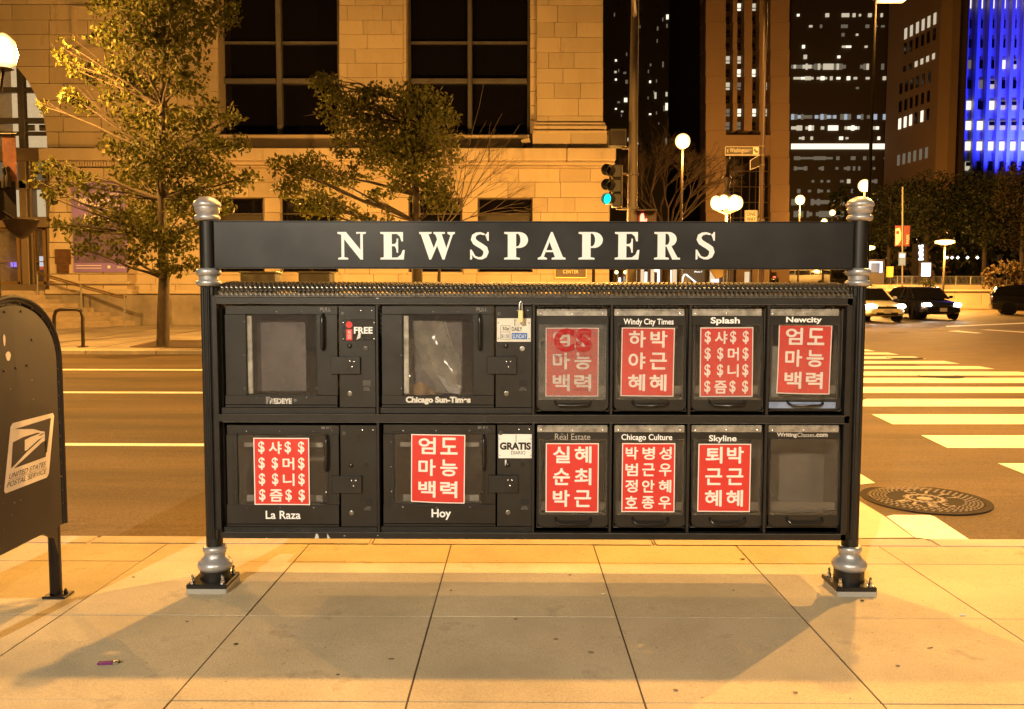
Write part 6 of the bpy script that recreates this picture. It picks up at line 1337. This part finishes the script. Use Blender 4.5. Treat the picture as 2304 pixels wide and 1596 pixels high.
ob('window', MB().pb(1958, 592, 1984, 613, 65.9, 66), glow('kiosk_grey', (.8, .85, .95), .25), t); ob('lit_edge', MB().pb(1957, 589, 1986, 592, 65.8, 66).pb(1957, 592, 1959.5, 614, 65.8, 66).pb(1981, 592, 1985.5, 614, 65.8, 66), None, t) if False else ob('lit_edge', MB().pb(1957, 589, 1986, 592, 65.8, 66).pb(1957, 592, 1959.5, 614, 65.8, 66).pb(1981, 592, 1985.5, 614, 65.8, 66), glow('kiosk_edge', (.9, .95, 1.), 2.2), t)
t = thing('yellow_board', 'plain yellow board standing by the barriers', 'board', at(2002, 626, 66.5)); ob('board', MB().pb(1994.6, 600, 2010, 624, 66.5, 66.6), M('yellow_board', (.62, .45, .10), .6), t); ob('leg', MB().pb(1996, 624, 1998, 640, 66.5, 66.6), DMET, t); ob('leg', MB().pb(2006, 624, 2008, 640, 66.5, 66.6), DMET, t)
t = thing('light_column', 'slim white glowing fountain tower seen through the park trees', 'light column', at(2076, 580, 90)); cm2 = MB()
for k in range(7): v = 551+k*5; cm2.pb(2070.5+(k % 3), v, 2078-(k % 2), v+4.6, 90, 90.4)
ob('lit_face', cm2, glow('fountain_glow', (.9, 1., .92), 2.4), t); ob('column', MB().pb(2067, 548, 2080, 630, 90.4, 92), M('kiosk_dark'), t)
for u in (1990+7, 2006+7, 2136-60+258, 2379):
    pass
ftl = thing('string_lights', 'small white tent lights among the park trees right of the lamp', 'lights', at(2155, 580, 84)); 
for u in (2131, 2142, 2155, 2177, 2199): ob('bulb', MB().lathe([(0, -.16), (.16, 0), (0, .16)], at(u, 580, 84), 8), glow('bulb_white', (1., .97, .85), 4.), ftl)
ob('cable', MB().tube([at(2128, 578, 84), at(2165, 579, 84), at(2202, 578, 84)], .03, 4), DMET, ftl)
# park trees
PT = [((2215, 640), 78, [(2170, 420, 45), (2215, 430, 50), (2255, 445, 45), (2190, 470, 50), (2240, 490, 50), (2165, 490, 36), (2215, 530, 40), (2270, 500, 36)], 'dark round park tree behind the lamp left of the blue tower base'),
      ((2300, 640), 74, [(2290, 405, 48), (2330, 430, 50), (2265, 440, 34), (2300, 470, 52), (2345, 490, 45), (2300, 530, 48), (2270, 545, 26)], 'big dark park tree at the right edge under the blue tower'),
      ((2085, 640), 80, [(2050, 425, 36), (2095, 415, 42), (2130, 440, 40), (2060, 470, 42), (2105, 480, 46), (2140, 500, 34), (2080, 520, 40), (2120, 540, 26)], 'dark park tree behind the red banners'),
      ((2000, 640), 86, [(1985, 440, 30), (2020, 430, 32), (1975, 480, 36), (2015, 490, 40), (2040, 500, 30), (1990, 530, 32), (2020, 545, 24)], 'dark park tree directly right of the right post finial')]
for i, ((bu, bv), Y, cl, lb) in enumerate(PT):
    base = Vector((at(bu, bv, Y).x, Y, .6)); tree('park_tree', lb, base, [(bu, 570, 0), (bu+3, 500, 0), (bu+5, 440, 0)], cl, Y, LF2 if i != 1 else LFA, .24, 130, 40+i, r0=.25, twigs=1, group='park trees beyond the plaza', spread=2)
for (u, v, rs, lb, lf, Y, sz) in (((2265, 628, 0), 0, [(2235, 612, 22), (2265, 603, 26), (2300, 610, 30), (2230, 640, 20), (2262, 640, 26), (2300, 645, 30), (2240, 660, 14)], 'big rounded rust-leaved bush above the black hatchback', LFB, 60, .20), ((2085, 640, 0), 0, [(2078, 636, 10), (2094, 638, 11), (2086, 644, 10)], 'small green shrub on the stone wall behind the dark sedan', LF2, 62, .16), ((1955, 640, 0), 0, [(1952, 632, 11), (1962, 642, 10)], 'small green shrub just right of the right post', LF2, 62, .16)):
    Y_ = Y; b_ = at(u[0], u[1]+25, Y_); t = thing('shrub', lb, 'shrub', b_); rr2 = random.Random(int(u[0])); lm = MB(); C = [(at(a, b, Y_+rr2.uniform(-.6, .6)), r_*Y_/F_PX) for a, b, r_ in rs]; leaf_cloud(lm, C, rr2, sz, 260 if sz > .18 else 400); ob('foliage', lm, lf, t, kind='stuff')
    sm = MB()
    for c_, r_ in C: limb(sm, b_+Vector((0, 0, -.5)), c_, .06, .02, rr2, .1, 3)
    ob('stems', sm, BARK, t)
# low tree wall further right so that the park does not end at the frame
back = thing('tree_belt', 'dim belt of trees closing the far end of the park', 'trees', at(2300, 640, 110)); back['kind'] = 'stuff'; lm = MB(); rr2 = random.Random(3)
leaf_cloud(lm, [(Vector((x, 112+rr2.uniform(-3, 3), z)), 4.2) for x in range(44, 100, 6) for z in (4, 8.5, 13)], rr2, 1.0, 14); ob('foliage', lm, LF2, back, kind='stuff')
# ================================================================== STREET-LEVEL CITY SEEN UNDER THE SIGN
Y = 88; sf = thing('shop_row', 'row of lit shop fronts with dark pillars seen under the sign', 'shop front', at(1460, 640, Y)); 
ob('wall', MB().pb(1374, 520, 1640, 700, Y+2, Y+4), M('shop_dark', (.05, .03, .02), .7), sf)
cols = [glow('shop_warm', (1., .72, .42), .9), glow('shop_white', (1., .92, .78), 2.2), glow('shop_blue', (.6, .7, 1.), 2.5), glow('shop_dim', (1., .6, .3), .25)]
for (u0, u1, v0, v1, k) in ((1386, 1391, 617, 637, 3), (1392, 1398, 625, 637, 1), (1404, 1410, 622, 637, 2), (1414, 1418, 612, 637, 0), (1430, 1433, 608, 637, 0), (1442, 1449, 605, 637, 0), (1451, 1456, 612, 637, 1), (1464, 1472, 606, 637, 0), (1477, 1484, 606, 630, 1), (1477, 1492, 628, 637, 2), (1493, 1500, 610, 637, 0), (1504, 1512, 608, 637, 1), (1514, 1524, 606, 637, 0), (1595, 1640, 606, 637, 0), (1600, 1618, 628, 637, 2)):
    w = ob('window', MB().pb(u0, v0, u1, v1, Y+1.7, Y+1.9), cols[k], sf)
for u in (1380, 1399, 1422, 1436, 1459, 1487, 1526, 1592, 1622, 1645): ob('pillar', MB().pb(u, 600, u+5, 640, Y+.8, Y+1.6), M('shop_pillar', (.06, .035, .02), .6), sf)
ob('awning', MB().prism([at(1597, 606, Y), at(1640, 606, Y), at(1628, 622, Y-2), at(1612, 628, Y-2)], (0, .3, 0)), M('awning_tan', (.6, .42, .2), .7), sf)
Y = 50; ad = thing('phone_advert', 'dark advertising panel with a white phone outline under the sign', 'advertisement', at(1560, 640, Y)); ob('panel', MB().pb(1531, 600, 1586, 660, Y, Y+.3), glow('advert_panel', (.16, .11, .07), .35), ad); ob('frame', MB().pb(1527, 598, 1531, 662, Y-.1, Y+.4).pb(1586, 598, 1590, 662, Y-.1, Y+.4), M('advert_frame', (.02, .015, .01), .4), ad)
m = MB(); letters_px(m, 'iPhone 7', 1562, 610, 1580, 613.6, Y-.05, .02); ob('lettering', m, glow('advert_white', (1., .97, .9), 1.6), ad)
ob('phone_outline', MB().tube([at(1535, 640, Y-.05), at(1536, 626, Y-.05), at(1540, 618, Y-.05), at(1544, 618, Y-.05), at(1566, 636, Y-.05)], .045, 6), MATS['advert_white'], ad); ob('phone_shape', MB().prism([at(x, y, Y-.03) for x, y in ((1536, 640), (1537, 627), (1541, 620), (1553, 628), (1550, 640))], (0, .02, 0)), M('phone_grey', (.2, .18, .16), .3), ad)
t = thing('bus_shelter', 'dim street shelter with posts between the advert and the limousine', 'shelter', at(1680, 640, 58)); m = MB()
for u in (1654, 1690, 1716, 1733): m.pb(u, 596, u+2.2, 660, 58, 58.2)
ob('posts', m, DMET, t); ob('roof', MB().pb(1650, 596, 1740, 600, 57, 60), DMET, t); ob('lit_panel', MB().pb(1676, 612, 1686, 637, 58.3, 58.4), MATS['shop_warm'], t); ob('back_panel', MB().pb(1655, 604, 1735, 637, 60.5, 60.6), M('shelter_back', (.12, .08, .05), .5), t)
for (u, v) in ((1905, 618), (1922, 616), (1765, 628), (1790, 627)): pass
for (X, Yq, lb, pw_) in ((at(1905, 600, 118).x, 118, 'added unseen lamp behind the park trees, brightening the black office tower', 9000), (at(2060, 600, 120).x, 120, 'added unseen lamp behind the park trees, brightening the plain brown tower', 16000), (at(1640, 600, 76).x, 76, 'street lamp in the cross street in front of the tan tower', 2500), (at(1852, 600, 95).x, 95, 'added lamp over the raised street behind the sign, lighting the white limousine', 2200)):  # lamps by black tower, brown tower and raised street are added brighteners
    t = thing('street_lamp', lb, 'street lamp', (X, Yq, rz(60))); ob('pole', MB().lathe([(.14, 0), (.08, 9.0)], (X, Yq, rz(60)), 10), DMET, t, smooth=True)
    hd = Vector((X, Yq, rz(60)+9.2)); ob('globe', MB().lathe([(.35*math.sin(a), -.35*math.cos(a)) for a in [math.pi*k/8 for k in range(9)]], hd, 12), lampglass('lamp_glass_22', 7.), t, smooth=True); lamp('lamp_light', hd+Vector((0, .6, .2)), pw_, parent=t, r=.4)
if HAZE:
    hz = MB().box(-62, 175, -16, 300, -1.9, 118); o = hz = ob('haze', hz, None, None, kind='stuff'); m = bpy.data.materials.new('haze_air'); m.use_nodes = True; N = m.node_tree.nodes; N.clear()
    out = N.new('ShaderNodeOutputMaterial'); pv = N.new('ShaderNodeVolumePrincipled'); pv.inputs['Color'].default_value = (.9, .9, .92, 1); pv.inputs['Density'].default_value = HAZE; pv.inputs['Anisotropy'].default_value = .35
    m.node_tree.links.new(pv.outputs[0], out.inputs['Volume']); o.data.materials.clear(); o.data.materials.append(m); o['label'] = 'thin hazy night air glowing round the street lamps'; o['category'] = 'haze'
print('objects', len(bpy.data.objects))
